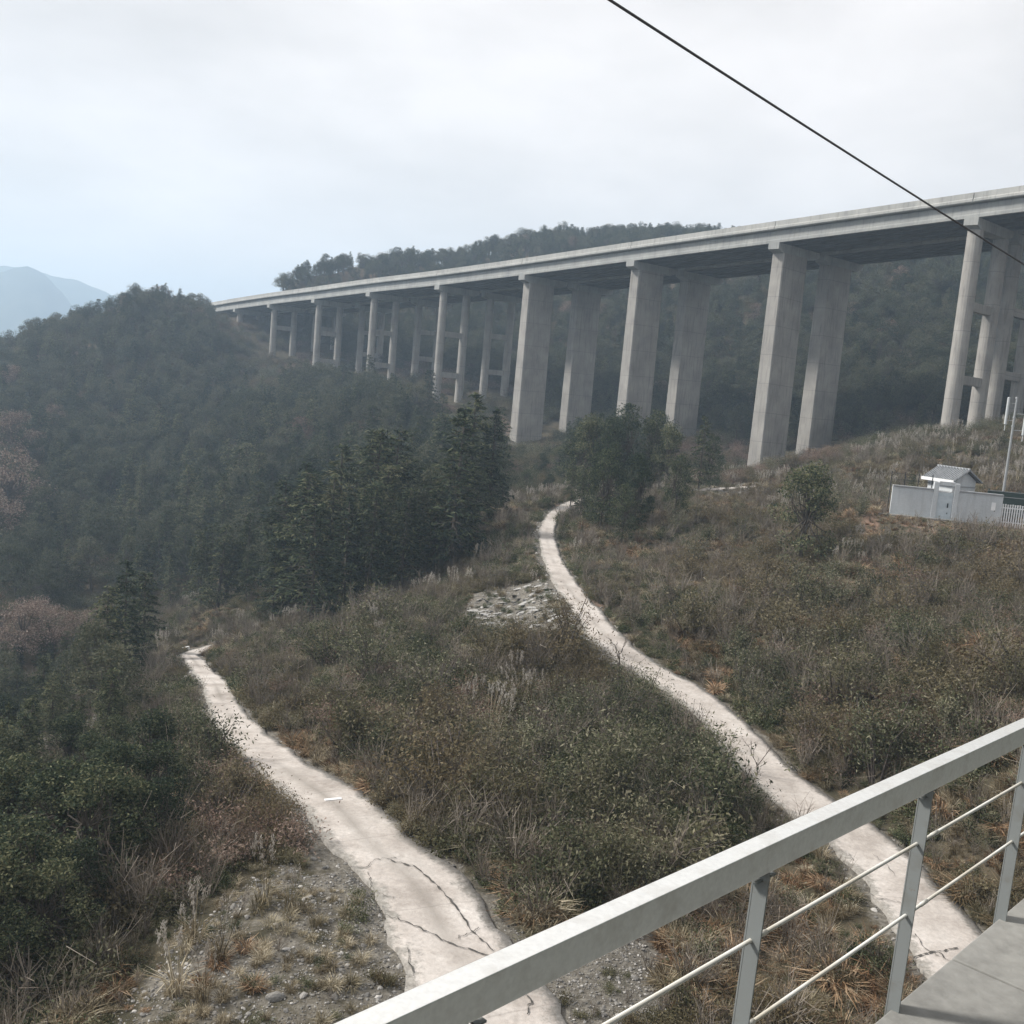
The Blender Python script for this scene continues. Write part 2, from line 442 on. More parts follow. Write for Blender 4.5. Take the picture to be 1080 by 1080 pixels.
# hill behind the viaduct
k((480, 390, 262), (440, 400, 262), (560, 395, 285), (650, 385, 265), (750, 400, 245), (750, 470, 185), (690, 465, 190), (850, 460, 195), (940, 440, 180), (940, 350, 225), (940, 260, 268), (750, 300, 295), (650, 320, 300),
  (560, 320, 320), (480, 330, 330), (400, 330, 335), (330, 325, 335), (296, 308, 340), (310, 292, 342), (360, 282, 346), (420, 278, 350), (480, 280, 355), (510, 272, 358), (560, 258, 360), (690, 254, 365), (760, 258, 370), (850, 280, 372),
  (1000, 252, 370), (1080, 340, 225), (1150, 420, 160), (1150, 330, 240), (1300, 370, 220), (1200, 262, 360), (268, 340, 372), (240, 350, 390))
kw((40, 480, 48), (200, 470, 40), (330, 330, 45), (0, 600, 20), (-120, 520, -10), (250, 150, 40), (400, 200, 40), (200, 50, 10), (300, 700, 30))
for a in range(0, 360, 24):
    for rr, zz in ((1000, -25), (2500, -40)):
        kw((rr * math.cos(R(a)), rr * math.sin(R(a)), zz))
KP = np.array(KP)
SCALE = 1.0
def _phi(d2): return -np.sqrt(d2 + 16.0)
_n = len(KP)
_A = np.zeros((_n + 3, _n + 3))
_d2 = ((KP[:, None, :2] - KP[None, :, :2]) ** 2).sum(-1)
_A[:_n, :_n] = _phi(_d2) + np.eye(_n) * 0.6
_A[:_n, _n] = 1; _A[:_n, _n + 1:] = KP[:, :2] / 100
_A[_n, :_n] = 1; _A[_n + 1:, :_n] = KP[:, :2].T / 100
_w = np.linalg.solve(_A, np.concatenate([KP[:, 2], np.zeros(3)]))
def rbf(x, y):
    x = np.ravel(x); y = np.ravel(y); out = np.empty(len(x))
    for i in range(0, len(x), 20000):
        xs, ys = x[i:i + 20000], y[i:i + 20000]
        d2 = (xs[:, None] - KP[None, :, 0]) ** 2 + (ys[:, None] - KP[None, :, 1]) ** 2
        out[i:i + 20000] = _phi(d2) @ _w[:_n] + _w[_n] + xs / 100 * _w[_n + 1] + ys / 100 * _w[_n + 2]
    return out
def catmull(P, step):
    P = np.asarray(P, float); out = []
    for i in range(len(P) - 1):
        p0, p1, p2, p3 = P[max(i - 1, 0)], P[i], P[i + 1], P[min(i + 2, len(P) - 1)]
        n = max(2, int(np.linalg.norm(p2 - p1) / step))
        for t in np.arange(n) / n:
            out.append(.5 * ((2 * p1) + (-p0 + p2) * t + (2 * p0 - 5 * p1 + 4 * p2 - p3) * t * t + (-p0 + 3 * p1 - 3 * p2 + p3) * t ** 3))
    out.append(P[-1])
    return np.array(out)
def smooth1(a, w):
    kk = np.ones(w) / w; pad = np.pad(a, (w // 2, w - 1 - w // 2), mode='edge')
    return np.convolve(pad, kk, 'valid')
W0 = at(938, 542.5, 80.0); W1 = at(1054, 555, 78.6)
_e = (W1 - W0)[:2]; Lw = float(np.hypot(*_e)); _e = _e / Lw; _d = np.array([-_e[1], _e[0]])
def pad(x, y, z):
    a = (x - W0[0]) * _e[0] + (y - W0[1]) * _e[1]; d = (x - W0[0]) * _d[0] + (y - W0[1]) * _d[1]
    lev = W0[2] + (W1[2] - W0[2]) * np.clip(a / Lw, -.5, 1.8) - .04
    w = sstep(-4.5, -1.8, a) * (1 - sstep(Lw + 7, Lw + 11, a)) * sstep(-4.5, -1.6, d) * (1 - sstep(6, 11, d))
    return z * (1 - w) + lev * w
class Road:
    def __init__(s, rows, hw):
        c = catmull([at(*r)[:3] for r in rows], .4)
        s.x = smooth1(c[:, 0], 7); s.y = smooth1(c[:, 1], 7)
        s.z = smooth1(.5 * smooth1(rbf(s.x, s.y), 15) + .5 * smooth1(c[:, 2], 15), 9)
        d = np.hypot(np.diff(s.x), np.diff(s.y)); s.s = np.concatenate([[0], np.cumsum(d)])
        s.hw = np.interp(np.arange(len(c)) / len(c), *hw)
    def near(s, x, y):
        """distance to the centre line, road height and half width there"""
        D = np.full(len(x), 1e9); Z = np.zeros(len(x)); W = np.ones(len(x))
        sel = np.where((x > s.x.min() - 15) & (x < s.x.max() + 15) & (y > s.y.min() - 15) & (y < s.y.max() + 15))[0]
        for i in range(0, len(sel), 8000):
            q = sel[i:i + 8000]
            d2 = (x[q, None] - s.x[None]) ** 2 + (y[q, None] - s.y[None]) ** 2
            j = d2.argmin(1)
            D[q] = np.sqrt(d2[np.arange(len(q)), j]); W[q] = s.hw[j]
            j0 = np.clip(j - 1, 0, len(s.x) - 1); j1 = np.clip(j + 1, 0, len(s.x) - 1)
            tx, ty, tz = s.x[j1] - s.x[j0], s.y[j1] - s.y[j0], s.z[j1] - s.z[j0]
            Z[q] = s.z[j] + tz * np.clip(((x[q] - s.x[j]) * tx + (y[q] - s.y[j]) * ty) / (tx * tx + ty * ty + 1e-9), -.6, .6)
        return D, Z, W
RA = Road(ROAD_A, ([0, .12, .23, .4, .6, 1], [2.1, 1.6, 1.25, .95, .70, .62]))
RB = Road(ROAD_B, ([0, .1, .23, .33, .5, .65, 1], [1.4, 1.28, 1.02, 1.0, .8, .66, .6]))
def raw_height(x, y):
    x = np.ravel(np.asarray(x, float)); y = np.ravel(np.asarray(y, float))
    z = rbf(x, y)
    d = np.hypot(x, y)
    amp = np.clip(d / 140, .35, 3.0)
    z = z + amp * (1.1 * fbm(x / 9, y / 9, 4, 3) + .35 * fbm(x / 1.6, y / 1.6, 3, 9))
    z = pad(x, y, z)
    for rd in (RA, RB):
        D, Z, W = rd.near(x, y)
        w = sstep(W + .5, W + 3.0, D)
        z = np.where(D < 1e8, w * z + (1 - w) * Z, z)
    return z
def axis(lo0, hi0, step, lo, hi, g=1.045, cap=90):
    a = list(np.arange(lo0, hi0 + 1e-6, step)); s = step; v = a[-1]
    while v < hi:
        s = min(s * g, cap); v += s; a.append(v)
    s = step; v = lo0; b = []
    while v > lo:
        s = min(s * g, cap); v -= s; b.append(v)
    return np.array(b[::-1] + a)
GX = axis(-32, 46, .45, -2600, 2600)
GY = axis(18, 100, .45, -700, 2700)
_gx, _gy = np.meshgrid(GX, GY, indexing='ij')
GZ = raw_height(_gx, _gy).reshape(_gx.shape)
def ground(x, y):
    x = np.asarray(x, float); y = np.asarray(y, float)
    i = np.clip(np.searchsorted(GX, x) - 1, 0, len(GX) - 2); j = np.clip(np.searchsorted(GY, y) - 1, 0, len(GY) - 2)
    u = (x - GX[i]) / (GX[i + 1] - GX[i]); v = (y - GY[j]) / (GY[j + 1] - GY[j])
    return (GZ[i, j] * (1 - u) + GZ[i + 1, j] * u) * (1 - v) + (GZ[i, j + 1] * (1 - u) + GZ[i + 1, j + 1] * u) * v
def hit(px, py, zmin=10, zmax=420):
    """where the view ray first meets the ground"""
    r = ray(px, py)
    zz = np.arange(zmin, zmax, .25)
    p = zz[:, None] * r
    b = np.where(p[:, 2] < ground(p[:, 0], p[:, 1]))[0]
    if not len(b): return None
    q = p[b[0]]
    return np.array([q[0], q[1], float(ground(q[0], q[1]))])

# zones: gravel (red), bare reddish soil (green)
_p = np.stack([_gx.ravel(), _gy.ravel(), GZ.ravel()], 1)
_px, _py, _pz = proj(_p)
gravel = np.zeros(len(_p)); redsoil = np.zeros(len(_p))
front = _pz > 5
G_POLYS = [([(90, 1090), (180, 1000), (260, 930), (330, 895), (372, 960), (440, 1090)], .55, (18, 40)),
           ([(560, 1090), (590, 985), (640, 960), (720, 985), (700, 1090)], .75, (18, 40)),
           ([(480, 665), (500, 626), (560, 612), (600, 615), (640, 655), (600, 672), (540, 668)], 1.0, (55, 82)),
           ([(725, 523), (740, 508), (800, 508), (835, 520), (800, 530)], .9, (100, 135)),
           ([(495, 478), (500, 440), (550, 445), (548, 478)], .6, (170, 230))]
S_POLYS = [([(930, 538), (1080, 556), (1080, 600), (960, 570)], .6, (60, 90)),
           ([(880, 530), (930, 530), (940, 590), (890, 600)], .55, (60, 90)),
           ([(470, 440), (540, 420), (545, 470), (470, 470)], .5, (180, 260)),
           ([(230, 330), (290, 330), (290, 380), (240, 370)], .35, (270, 330)),
           ([(170, 455), (270, 455), (265, 480), (190, 480)], .3, (170, 250)),
           ([(420, 380), (460, 380), (450, 425), (420, 420)], .35, (220, 290)),
           ([(570, 530), (610, 530), (600, 640), (700, 740), (640, 600)], .5, (45, 110))]
for poly, wt, (z0, z1) in G_POLYS:
    gravel = np.maximum(gravel, wt * (in_poly(_px, _py, poly) & front & (_pz > z0) & (_pz < z1)))
for poly, wt, (z0, z1) in S_POLYS:
    redsoil = np.maximum(redsoil, wt * (in_poly(_px, _py, poly) & front & (_pz > z0) & (_pz < z1)))
for rd in (RA, RB):
    D, Z, W = rd.near(_p[:, 0], _p[:, 1])
    gravel = np.maximum(gravel, np.where(D < 1e8, .85 * (1 - sstep(W + .1, W + .9, D)), 0))
def blur(a):
    a = a.reshape(_gx.shape)
    for _ in range(2):
        b = np.pad(a, 1, mode='edge')
        a = (b[1:-1, 1:-1] * 2 + b[:-2, 1:-1] + b[2:, 1:-1] + b[1:-1, :-2] + b[1:-1, 2:]) / 6
    return a.ravel()
gravel = blur(gravel); redsoil = blur(redsoil)
nx, ny = _gx.shape
_i = np.arange(nx * ny).reshape(nx, ny)
_f = np.stack([_i[:-1, :-1], _i[1:, :-1], _i[1:, 1:], _i[:-1, 1:]], -1).reshape(-1, 4)
gm = np_mesh('ground', _p, _f, [M['ground']], smooth=True)
ca = gm.color_attributes.new('zone', 'FLOAT_COLOR', 'POINT')
ca.data.foreach_set('color', np.stack([gravel, redsoil, 0 * gravel, 1 + 0 * gravel], 1).astype(np.float32).ravel())
go = bpy.data.objects.new('ground', gm); COL.objects.link(go); tag(go, kind='structure')
ZMIN = float(GZ.min())
def zone_at(x, y):
    i = np.clip(np.searchsorted(GX, x), 0, nx - 1); j = np.clip(np.searchsorted(GY, y), 0, ny - 1)
    return gravel.reshape(nx, ny)[i, j], redsoil.reshape(nx, ny)[i, j]

# far mountains
def mountain(pxs, Z, base, seed):
    x = np.linspace(pxs[0][0], pxs[-1][0], 90)
    y = np.interp(x, [p[0] for p in pxs], [p[1] for p in pxs]) + 7 * fbm(x / 14, x * 0 + seed, 4, seed)
    rows = []
    for tt in np.linspace(-1, 1, 17):
        row = []
        for a, b in zip(x, y):
            q = at(a, b, Z); dirv = np.array([q[0], q[1], 0]); dirv /= np.linalg.norm(dirv)
            hgt = q[2] - base
            zz = base + hgt * (1 - abs(tt)) ** .8 + (1 - abs(tt)) * abs(tt) * 60 * float(fbm(a / 9 + tt * 3, tt * 5 + a / 30, 3, seed))
            pt = q + dirv * tt * hgt * 2.0; pt[2] = zz
            row.append(pt)
        rows.append(row)
    v = np.array(rows).reshape(-1, 3); n = len(x)
    ii = np.arange(len(v)).reshape(17, n)
    f = np.stack([ii[:-1, :-1], ii[:-1, 1:], ii[1:, 1:], ii[1:, :-1]], -1).reshape(-1, 4)
    o = bpy.data.objects.new('mountain', np_mesh('mountain', v, f, [M['mountain']], smooth=True)); COL.objects.link(o)
    tag(o, kind='structure')
mountain([(-420, 330), (-250, 290), (-120, 318), (-40, 296), (0, 287), (28, 281), (48, 290), (66, 310), (85, 335), (120, 365)], 2100, -45, 3)
mountain([(-300, 330), (-100, 285), (-10, 281), (30, 284), (60, 292), (78, 293), (95, 303), (130, 318), (200, 345), (330, 380)], 2500, -45, 8)

# ------------------------------------------------------------------ roads
def road_mesh(name, rd, seed, gaps):
    n = len(rd.x)
    tx = np.gradient(rd.x); ty = np.gradient(rd.y); L = np.hypot(tx, ty); tx, ty = tx / L, ty / L
    nxr, nyr = ty, -tx
    us = np.array([-1, -.97, -.7, -.35, 0, .35, .7, .97, 1])
    V = []; U = []
    for i in range(n):
        l = rd.hw[i] * (1 + .34 * float(fbm(rd.s[i] / 2.2, seed, 3, seed)) + .30 * float(fbm(rd.s[i] / .7, seed, 2, seed + 9))); r = rd.hw[i] * (1 + .34 * float(fbm(rd.s[i] / 2.2, seed + 50, 3, seed)) + .30 * float(fbm(rd.s[i] / .7, seed + 50, 2, seed + 9)))
        for q, u in enumerate(us):
            w = l if u < 0 else r
            x, y = rd.x[i] + nxr[i] * u * w, rd.y[i] + nyr[i] * u * w
            z = rd.z[i] + .10 + .02 * float(vnoise(x / 1.5, y / 1.5, seed))
            if q in (0, 8): z = rd.z[i] - .35
            V.append((x, y, z)); U.append((.5 + u * .5, rd.s[i] / 3))
    V = np.array(V); m = len(us)
    ii = np.arange(len(V)).reshape(n, m)
    F = np.stack([ii[:-1, :-1], ii[:-1, 1:], ii[1:, 1:], ii[1:, :-1]], -1).reshape(-1, 4)
    return V, F, np.array(U)
def add_road(name, rd, seed, cracks):
    V, F, U = road_mesh(name, rd, seed, None)
    mi = np.zeros(len(F), int)
    vs, fs = [], []
    for line, wd in cracks:
        P = np.array(line, float)
        Q = [P[0]]
        for a, b in zip(P[:-1], P[1:]):
            for tt in np.linspace(0, 1, 7)[1:]:
                Q.append(a + (b - a) * tt + rng.normal(0, .8, 2) * (1 if tt < 1 else 0))
        pts = []
        for a, b in Q:
            r = ray(a, b); zz = np.arange(15, 120, .02); p = zz[:, None] * r
            D, Z, W = rd.near(p[:, 0], p[:, 1])
            bad = np.where(p[:, 2] < Z + .13)[0]
            bad = [j for j in bad if D[j] < W[j] * 1.25]
            if bad: pts.append(np.array([p[bad[0], 0], p[bad[0], 1], Z[bad[0]] + .132]))
        for i in range(len(pts) - 1):
            a, b = pts[i], pts[i + 1]; d = b - a
            nn = np.array([d[1], -d[0], 0]); nn /= np.linalg.norm(nn) + 1e-9
            w0 = wd * rng.choice([.2, .35, .5, .7, .8])
            k0 = len(vs)
            up = np.array([0, 0, .01])
            vs += [a - nn * w0 + up, a + nn * w0 + up, b + nn * w0 + up, b - nn * w0 + up]; fs.append((k0, k0 + 1, k0 + 2, k0 + 3))
    if fs:
        F2 = np.array(fs) + len(V); V = np.concatenate([V, np.array(vs)]); F = np.concatenate([F, F2])
        mi = np.concatenate([mi, np.ones(len(fs), int)])
        U = np.concatenate([U, np.full((len(vs), 2), .5)])
    me = np_mesh(name, V, F, [M['road'], M['crack']], mi, smooth=True)
    ul = me.uv_layers.new(name='UVMap')
    li = np.empty(len(me.loops), np.int32); me.loops.foreach_get('vertex_index', li)
    ul.data.foreach_set('uv', U[li].astype(np.float32).ravel())
    o = bpy.data.objects.new(name, me); COL.objects.link(o); tag(o, kind='structure')
add_road('road', RA, 2, [
    ([(412, 907), (440, 916), (462, 935), (480, 955), (497, 982), (520, 1003)], .045),
    ([(386, 952), (405, 965), (430, 973), (450, 982), (472, 994), (500, 1003), (518, 1010)], .035),
    ([(362, 918), (376, 930), (390, 945), (398, 958)], .04), ([(362, 916), (388, 914), (398, 906), (418, 905)], .02),
    ([(388, 920), (392, 935), (386, 946)], .02), ([(384, 938), (400, 942), (415, 948)], .015),
    ([(548, 1042), (560, 1055), (556, 1070)], .03), ([(430, 1000), (436, 1030)], .025), ([(480, 990), (495, 985), (505, 978)], .015)])
add_road('road', RB, 5, [
    ([(958, 1012), (975, 1006), (992, 1003), (1010, 1000)], .035), ([(965, 985), (975, 1000), (990, 1008)], .02), ([(1030, 1040), (1010, 1020), (990, 1005)], .02),
    ([(920, 900), (935, 912), (945, 925)], .012), ([(905, 940), (930, 948), (950, 952)], .014), ([(790, 785), (800, 800), (800, 815)], .012), ([(880, 870), (860, 880)], .012)])

# ------------------------------------------------------------------ viaducts
BENT_PX = [(1026, 228, 134.0), (817.5, 257), (666, 275.6), (551.5, 291), (462, 301), (389, 307), (331, 315), (284, 320.7), (247.7, 326.2), (222, 329.5)]
b0 = at(1026, 228, 134.0); bents = [b0]
for (px, py) in [b[:2] for b in BENT_PX[1:]]:
    r = ray(px, py); prev = bents[-1]
    zz = np.arange(prev @ CF + 3, prev @ CF + 60, .05)
    d = np.abs(np.linalg.norm(zz[:, None] * r - prev, axis=1) - 30)
    bents.append(zz[d.argmin()] * r)
bents = np.array(bents)
# smooth profile and one more span on either end
n_ = np.arange(len(bents))
pz = np.polyfit(n_, bents[:, 2], 2); bents[:, 2] = .7 * np.polyval(pz, n_) + .3 * bents[:, 2]
first = bents[0] + (bents[0] - bents[1]); first2 = first + (bents[0] - bents[1])
last = bents[-1] + (bents[-1] - bents[-2])
bents = np.concatenate([[first2, first], bents, [last]])
path = catmull(bents, 2.0)
_seg = [0]
for i in range(len(bents) - 1): _seg.append(_seg[-1] + max(2, int(np.linalg.norm(bents[i + 1] - bents[i]) / 2.0)))
tan = np.gradient(path[:, :2], axis=0); tan /= np.linalg.norm(tan, axis=1)[:, None]
perp = np.stack([tan[:, 1], -tan[:, 0]], 1)               # pointing away from the camera side
if perp[20] @ np.array([.7, .7]) < 0: perp = -perp
Zv = np.array([0, 0, 1.0])
def dpt(i, s, h):
    return np.array([path[i, 0] + perp[i, 0] * s, path[i, 1] + perp[i, 1] * s, path[i, 2] + h])
def viaduct(off, label, wall_bents):
    root = empty('viaduct', dpt(len(path) // 2, off, 0)); tag(root, label, 'viaduct', 'parallel motorway viaducts')
    rngi = range(len(path))
    def prof(name, poly, mat, i0=0, i1=None, bevel=0):
        m = MB(); ids = list(range(i0, (len(path) if i1 is None else i1 + 1)))
        m.sweep([[dpt(i, off + s, h) for s, h in poly] for i in ids])
        return m.build(name, mat, root)
    prof('deck_slab', [(-.55, 1.88), (-.55, 2.12), (11.75, 2.12), (11.75, 1.88), (10.6, 1.76), (.55, 1.76)], M['deck'])
    for g in range(5):
        s = .02 + g * 2.55
        prof('girder', [(s, .0), (s, .38), (s + .06, .55), (s + .06, 1.74), (s + .5, 1.74), (s + .5, .55), (s + .56, .38), (s + .56, 0)], M['deck'] if g == 0 else M['girder'])  # inner girders take the copy with the shade in its colour
    # parapets run span by span with narrow joints over the piers
    for j in range(len(_seg) - 1):
        i0, i1 = _seg[j], _seg[j + 1]
        m = MB(); rings = []
        for i in range(i0, i1 + 1):
            e = .06 if i == i0 else (-.06 if i == i1 else 0)
            tv = np.array([tan[i, 0], tan[i, 1], 0]) * e
            rings.append([dpt(i, off + s, h) + tv for s, h in [(-.62, 1.98), (-.62, 2.30), (-.5, 2.42), (-.5, 3.14), (-.22, 3.14), (-.12, 2.30), (-.12, 2.125), (-.552, 2.125), (-.552, 1.98)]])
        m.sweep(rings); m.build('parapet', M['parapet'], root)
        m = MB(); rings = []
        for i in range(i0, i1 + 1):
            e = .06 if i == i0 else (-.06 if i == i1 else 0)
            tv = np.array([tan[i, 0], tan[i, 1], 0]) * e
            rings.append([dpt(i, off + s, h) + tv for s, h in [(11.35, 2.125), (11.45, 3.14), (11.72, 3.14), (11.72, 2.125)]])
        m.sweep(rings); m.build('parapet', M['parapet'], root)
    for j, i in enumerate(_seg):
        n = j - 2                                          # bent number, 0 = the round pair at the right of the frame
        if n < -1 or n > 8: continue
        T = np.array([tan[i, 0], tan[i, 1], 0]); Pp = np.array([perp[i, 0], perp[i, 1], 0])
        ax = [T, Pp, Zv]
        pr = MB()
        if n in wall_bents:
            wdt = 6.4
            c = dpt(i, off + 1.1 + wdt / 2, 0)
            zb = min(float(ground(*(c + Pp * q)[:2])) for q in (-3, 0, 3)) - 1.5
            top = path[i, 2] - 1.35
            rings = []
            for zz, e in ((zb, .25), (zb + 2, .2), (top - 1.2, 0), (top, 0)):
                pts = []
                for (a, b) in [(-1, -1), (1, -1), (1, 1), (-1, 1)]:
                    for (ca_, cb_) in ([(.86, 1), (1, .95)] if a * b < 0 else [(1, .95), (.86, 1)]):
                        pts.append(np.array([c[0], c[1], zz]) + T * a * ca_ * (1.1 + e) + Pp * b * cb_ * (wdt / 2 + e * .5))
                rings.append(pts)
            pr.sweep(rings)
            pier = pr.build('pier', M['pier'], root)
        else:
            rad = 1.02 if n <= 0 else .88
            pier = None
            ss = (1.5, 9.5) if n <= 0 else (1.75, 7.9)
            zb = []
            for q, s in enumerate(ss):
                c = dpt(i, off + s, 0); z0 = float(ground(c[0], c[1])) - 1.2
                zb.append(z0)
                m = MB()
                m.tube([(c[0], c[1], z0), (c[0], c[1], (z0 + path[i, 2]) / 2), (c[0], c[1], path[i, 2] - 1.36)], [rad * 1.08, rad * 1.03, rad], 20)
                if pier is None:
                    pier = empty('pier', np.zeros(3)); pier.parent = root; pier.location = dpt(i, off, 0) - parent_world(root)
                m.build('column', M['pier'], pier, smooth=False)
            hgt = path[i, 2] - 1.4 - max(zb)
            nb = 2 if hgt > 16 else (1 if hgt > 8 else 0)
            for q in range(nb):
                m = MB(); z = path[i, 2] - 1.4 - hgt * (.36 + .36 * q)
                a = dpt(i, off + ss[0] + rad * .9, 0); b = dpt(i, off + ss[1] - rad * .9, 0)
                c = (a + b) / 2; c[2] = z
                m.box(c, .9, np.linalg.norm((b - a)[:2]), 1.2, ax); m.build('cross_beam', M['pier'], pier, bevel=.04)
        m = MB()                                           # cap with tapered soffit at its outer ends
        prof_ = [(-.3, -.02), (-.3, -.98), (.85, -1.38), (9.3, -1.38), (10.9, -.85), (10.9, -.02)]
        m.sweep([[dpt(i, off + s, h) + T * e for s, h in prof_] for e in (-.95, .95)])
        m.build('pier_cap', M['deck'], pier)
        m = MB()
        for g in range(5):
            m.box(dpt(i, off + .3 + g * 2.55, -.011) , 1.2, .5, .016, ax)
    return root
viaduct(0.0, 'pale concrete motorway viaduct nearer the camera with wall piers in full view', {1, 2, 3})
viaduct(12.95, 'second viaduct half hidden behind the nearer one, its columns in shade', {1, 2, 3})

# ------------------------------------------------------------------ railway bridge walkway and railing
VPR = ray(1563, 543); RD = VPR / np.linalg.norm(VPR)      # along the track
RN = np.cross(RD, Zv); RN /= np.linalg.norm(RN)           # to the track side
RU = np.cross(RN, RD)
p_top = ray(740, 920); p_top = p_top * (1.40 / -p_top[2])
def on_plane(px, py):
    r = ray(px, py)
    return r * ((p_top @ RN) / (r @ RN))
AX = [RD, RN, RU]
edge = on_plane(921, 1080)
def along(p): return float((p - p_top) @ RD)
def level(p): return float((p - p_top) @ RU)
zr1 = level(on_plane(740, 1022)); zr2 = level(on_plane(740, 1115)); zsl = level(edge)
print('RAIL levels', zr1, zr2, zsl, 'p_top', p_top)
root = empty('railing', p_top + RU * zsl); tag(root, 'grey steel railing with two thin rods along the railway walkway', 'railing')
L0, L1 = -3.2, 17.0
def rl(a, s, u): return p_top + RD * a + RN * s + RU * u
m = MB(); m.box(rl((L0 + L1) / 2, 0, -.037), L1 - L0, .066, .10, AX); m.build('top_rail', M['steel'], root, bevel=.003)
for z in (zr1, zr2):
    m = MB()
    m.tube([rl(L0, 0, z), rl(L1, 0, z)], .0075, 10)
    for a in np.arange(-2.6, L1, 1.5): m.tube([rl(a, 0, z), rl(a + .07, 0, z)], .0092, 10)
    m.build('rod', M['rod'], root, smooth=True)
posts = [((808, 905), (770, 1092)), ((979, 828), (942, 1065)), ((1101, 775), (1065, 965))]
pa = []
for a, b in posts:
    ta, tb = along(on_plane(*a)), along(on_plane(*b)); pa.append((ta, tb))
print('POSTS', pa)
dt = pa[1][0] - pa[0][0]; lean = pa[1][0] - pa[1][1]
xs = [pa[1][0] + dt * q for q in range(-4, 14)]
for x in xs:
    if x < L0 or x > L1: continue
    m = MB()
    A = rl(x - lean, .0, zsl); B = rl(x, .0, -.0872); A = A + (A - B) * .06; d = B - A; ln = np.linalg.norm(d); d /= ln
    e1 = RD - d * (RD @ d); e1 /= np.linalg.norm(e1)
    axp = [e1, RN, d]; c = (A + B) / 2
    m.box(c + RN * -.022, .056, .007, ln, axp)             # angle section: a flange and a web
    m.box(c + RN * .0085 - e1 * .0245, .007, .053, ln, axp)
    po = m.build('post', M['post'], root, bevel=.0015)
    for sg in (-1, 1):                                     # cleats that carry the rail
        m = MB(); m.box(B - d * .035 + e1 * .045 * sg + RN * -.012, .034, .05, .006, [RD, RN, RU]); m.build('cleat', M['post'], po)
# walkway slabs, kerb and the girder under them
wroot = empty('railway_bridge', rl(3, .5, zsl)); tag(wroot, 'grey concrete walkway edge of the railway bridge the railing stands on', 'bridge')
SL = 1.24; W_ = .82
off0 = along(edge)
j0 = along(on_plane(1004, 1010)); 
for q in range(-4, 14):
    m = MB(); a0 = j0 + q * SL
    m.box(rl(a0 + SL / 2, W_ / 2 - .002, zsl - .06 - .002 * (q % 2)), SL - .012, W_, .12, AX); m.build('walkway_slab', M['walkway'], wroot, bevel=.008)
m = MB(); m.box(rl(6, W_ + .2, zsl - .10), 20, .30, .10, AX); m.build('cable_trough', M['girder'], wroot, bevel=.01)
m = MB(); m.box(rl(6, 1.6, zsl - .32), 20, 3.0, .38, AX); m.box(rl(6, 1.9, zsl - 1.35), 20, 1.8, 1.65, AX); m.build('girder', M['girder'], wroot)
m = MB(); c = rl(-3.0, 2.2, 0); zg = float(ground(c[0], c[1]))
c2 = np.array([c[0], c[1], (zg - 1 + c[2] + zsl - 2.1) / 2]); hh = [np.array([RD[0], RD[1], 0]) / np.hypot(RD[0], RD[1]), RN, Zv]
m.box(c2, 1.6, 2.4, (c[2] + zsl - 2.1) - (zg - 1), hh); m.build('pier', M['pier'], wroot, bevel=.1)

# the train the picture is taken from: its dark side shades the track side of the railing
sw = float(-p_top @ RN) + .10
tr_ = empty('train_carriage', rl(3, sw + 1.5, zsl)); tag(tr_, 'dark green railway carriage standing beside the walkway', 'carriage')
t = NT('dark green carriage paint'); M['carriage'] = t.done(t.ramp(t.noise(1.5, 4), [(.3, (.02, .035, .026)), (.7, (.03, .048, .036))]), .45, .4)
t = NT('carriage window glass'); M['window'] = t.done((.02, .024, .028), .1, .5)
m = MB(); prof_ = [(0, .25), (0, 2.95), (.25, 3.35), (.9, 3.6), (2.1, 3.6), (2.75, 3.35), (3.0, 2.95), (3.0, .25)]
m.sweep([[rl(a, sw + q, zsl + h) for q, h in prof_] for a in (-9, 15)]); m.build('body', M['carriage'], tr_)
for q in range(12):
    m = MB(); m.box(rl(-8 + q * 2, sw - .004, zsl + 2.1), 1.2, .008, .9, AX); m.build('window', M['window'], tr_, bevel=.002)
# overhead line parallel to the track
ra = ray(640, -2); A = ra * (9.5 / np.linalg.norm(ra))
pts = []
for q in np.linspace(-25, 95, 60):
    p = A + RD * q
    pts.append(p - Zv * (.00045 * q * (70 - q)))
m = MB(); m.tube(pts, .0125, 8)
o = m.build('overhead_cable', M['cable'], smooth=True, origin=A); tag(o, 'thin black overhead cable crossing the sky down to the viaduct deck', 'cable')

# ------------------------------------------------------------------ walled hut
e = (W1 - W0); Lw = math.hypot(e[0], e[1]); ex = np.array([e[0], e[1], 0]) / Lw
ey = np.array([-ex[1], ex[0], 0])                         # away from the camera
if ey[1] < 0: ey = -ey
axw = [ex, ey, Zv]
def wp(a, d, h): return np.array([W0[0], W0[1], W0[2] + (W1[2] - W0[2]) * a / Lw]) + ex * a + ey * d + Zv * h
zlev = lambda a: 0
u = Lw / 116.0                                            # metres per pixel along the wall
g0, g1 = (981 - 938) * u, (1008 - 938) * u
cw = empty('boundary_wall', wp(0, 0, 0)); tag(cw, 'whitewashed wall with a steel gate in front of the small hut', 'wall')
for a0, a1, h in ((0, g0, 2.25), (g1, Lw, 2.32)):
    m = MB(); m.box(wp((a0 + a1) / 2, .12, h / 2 - .4), a1 - a0 - .004, .24, h + .8, axw); m.build('wall_panel', M['whitewash'], cw)
    m = MB(); m.box(wp((a0 + a1) / 2, .12, h + .052), a1 - a0 - .01, .42, .10, axw); m.build('coping', M['coping'], cw, bevel=.01)
pw = 5.2 * u
for a in (g0 + pw / 2, g1 - pw / 2):
    m = MB(); m.box(wp(a, .12, 1.2), pw, .40, 3.4, axw); m.build('gate_post', M['whitewash'], cw, bevel=.01)
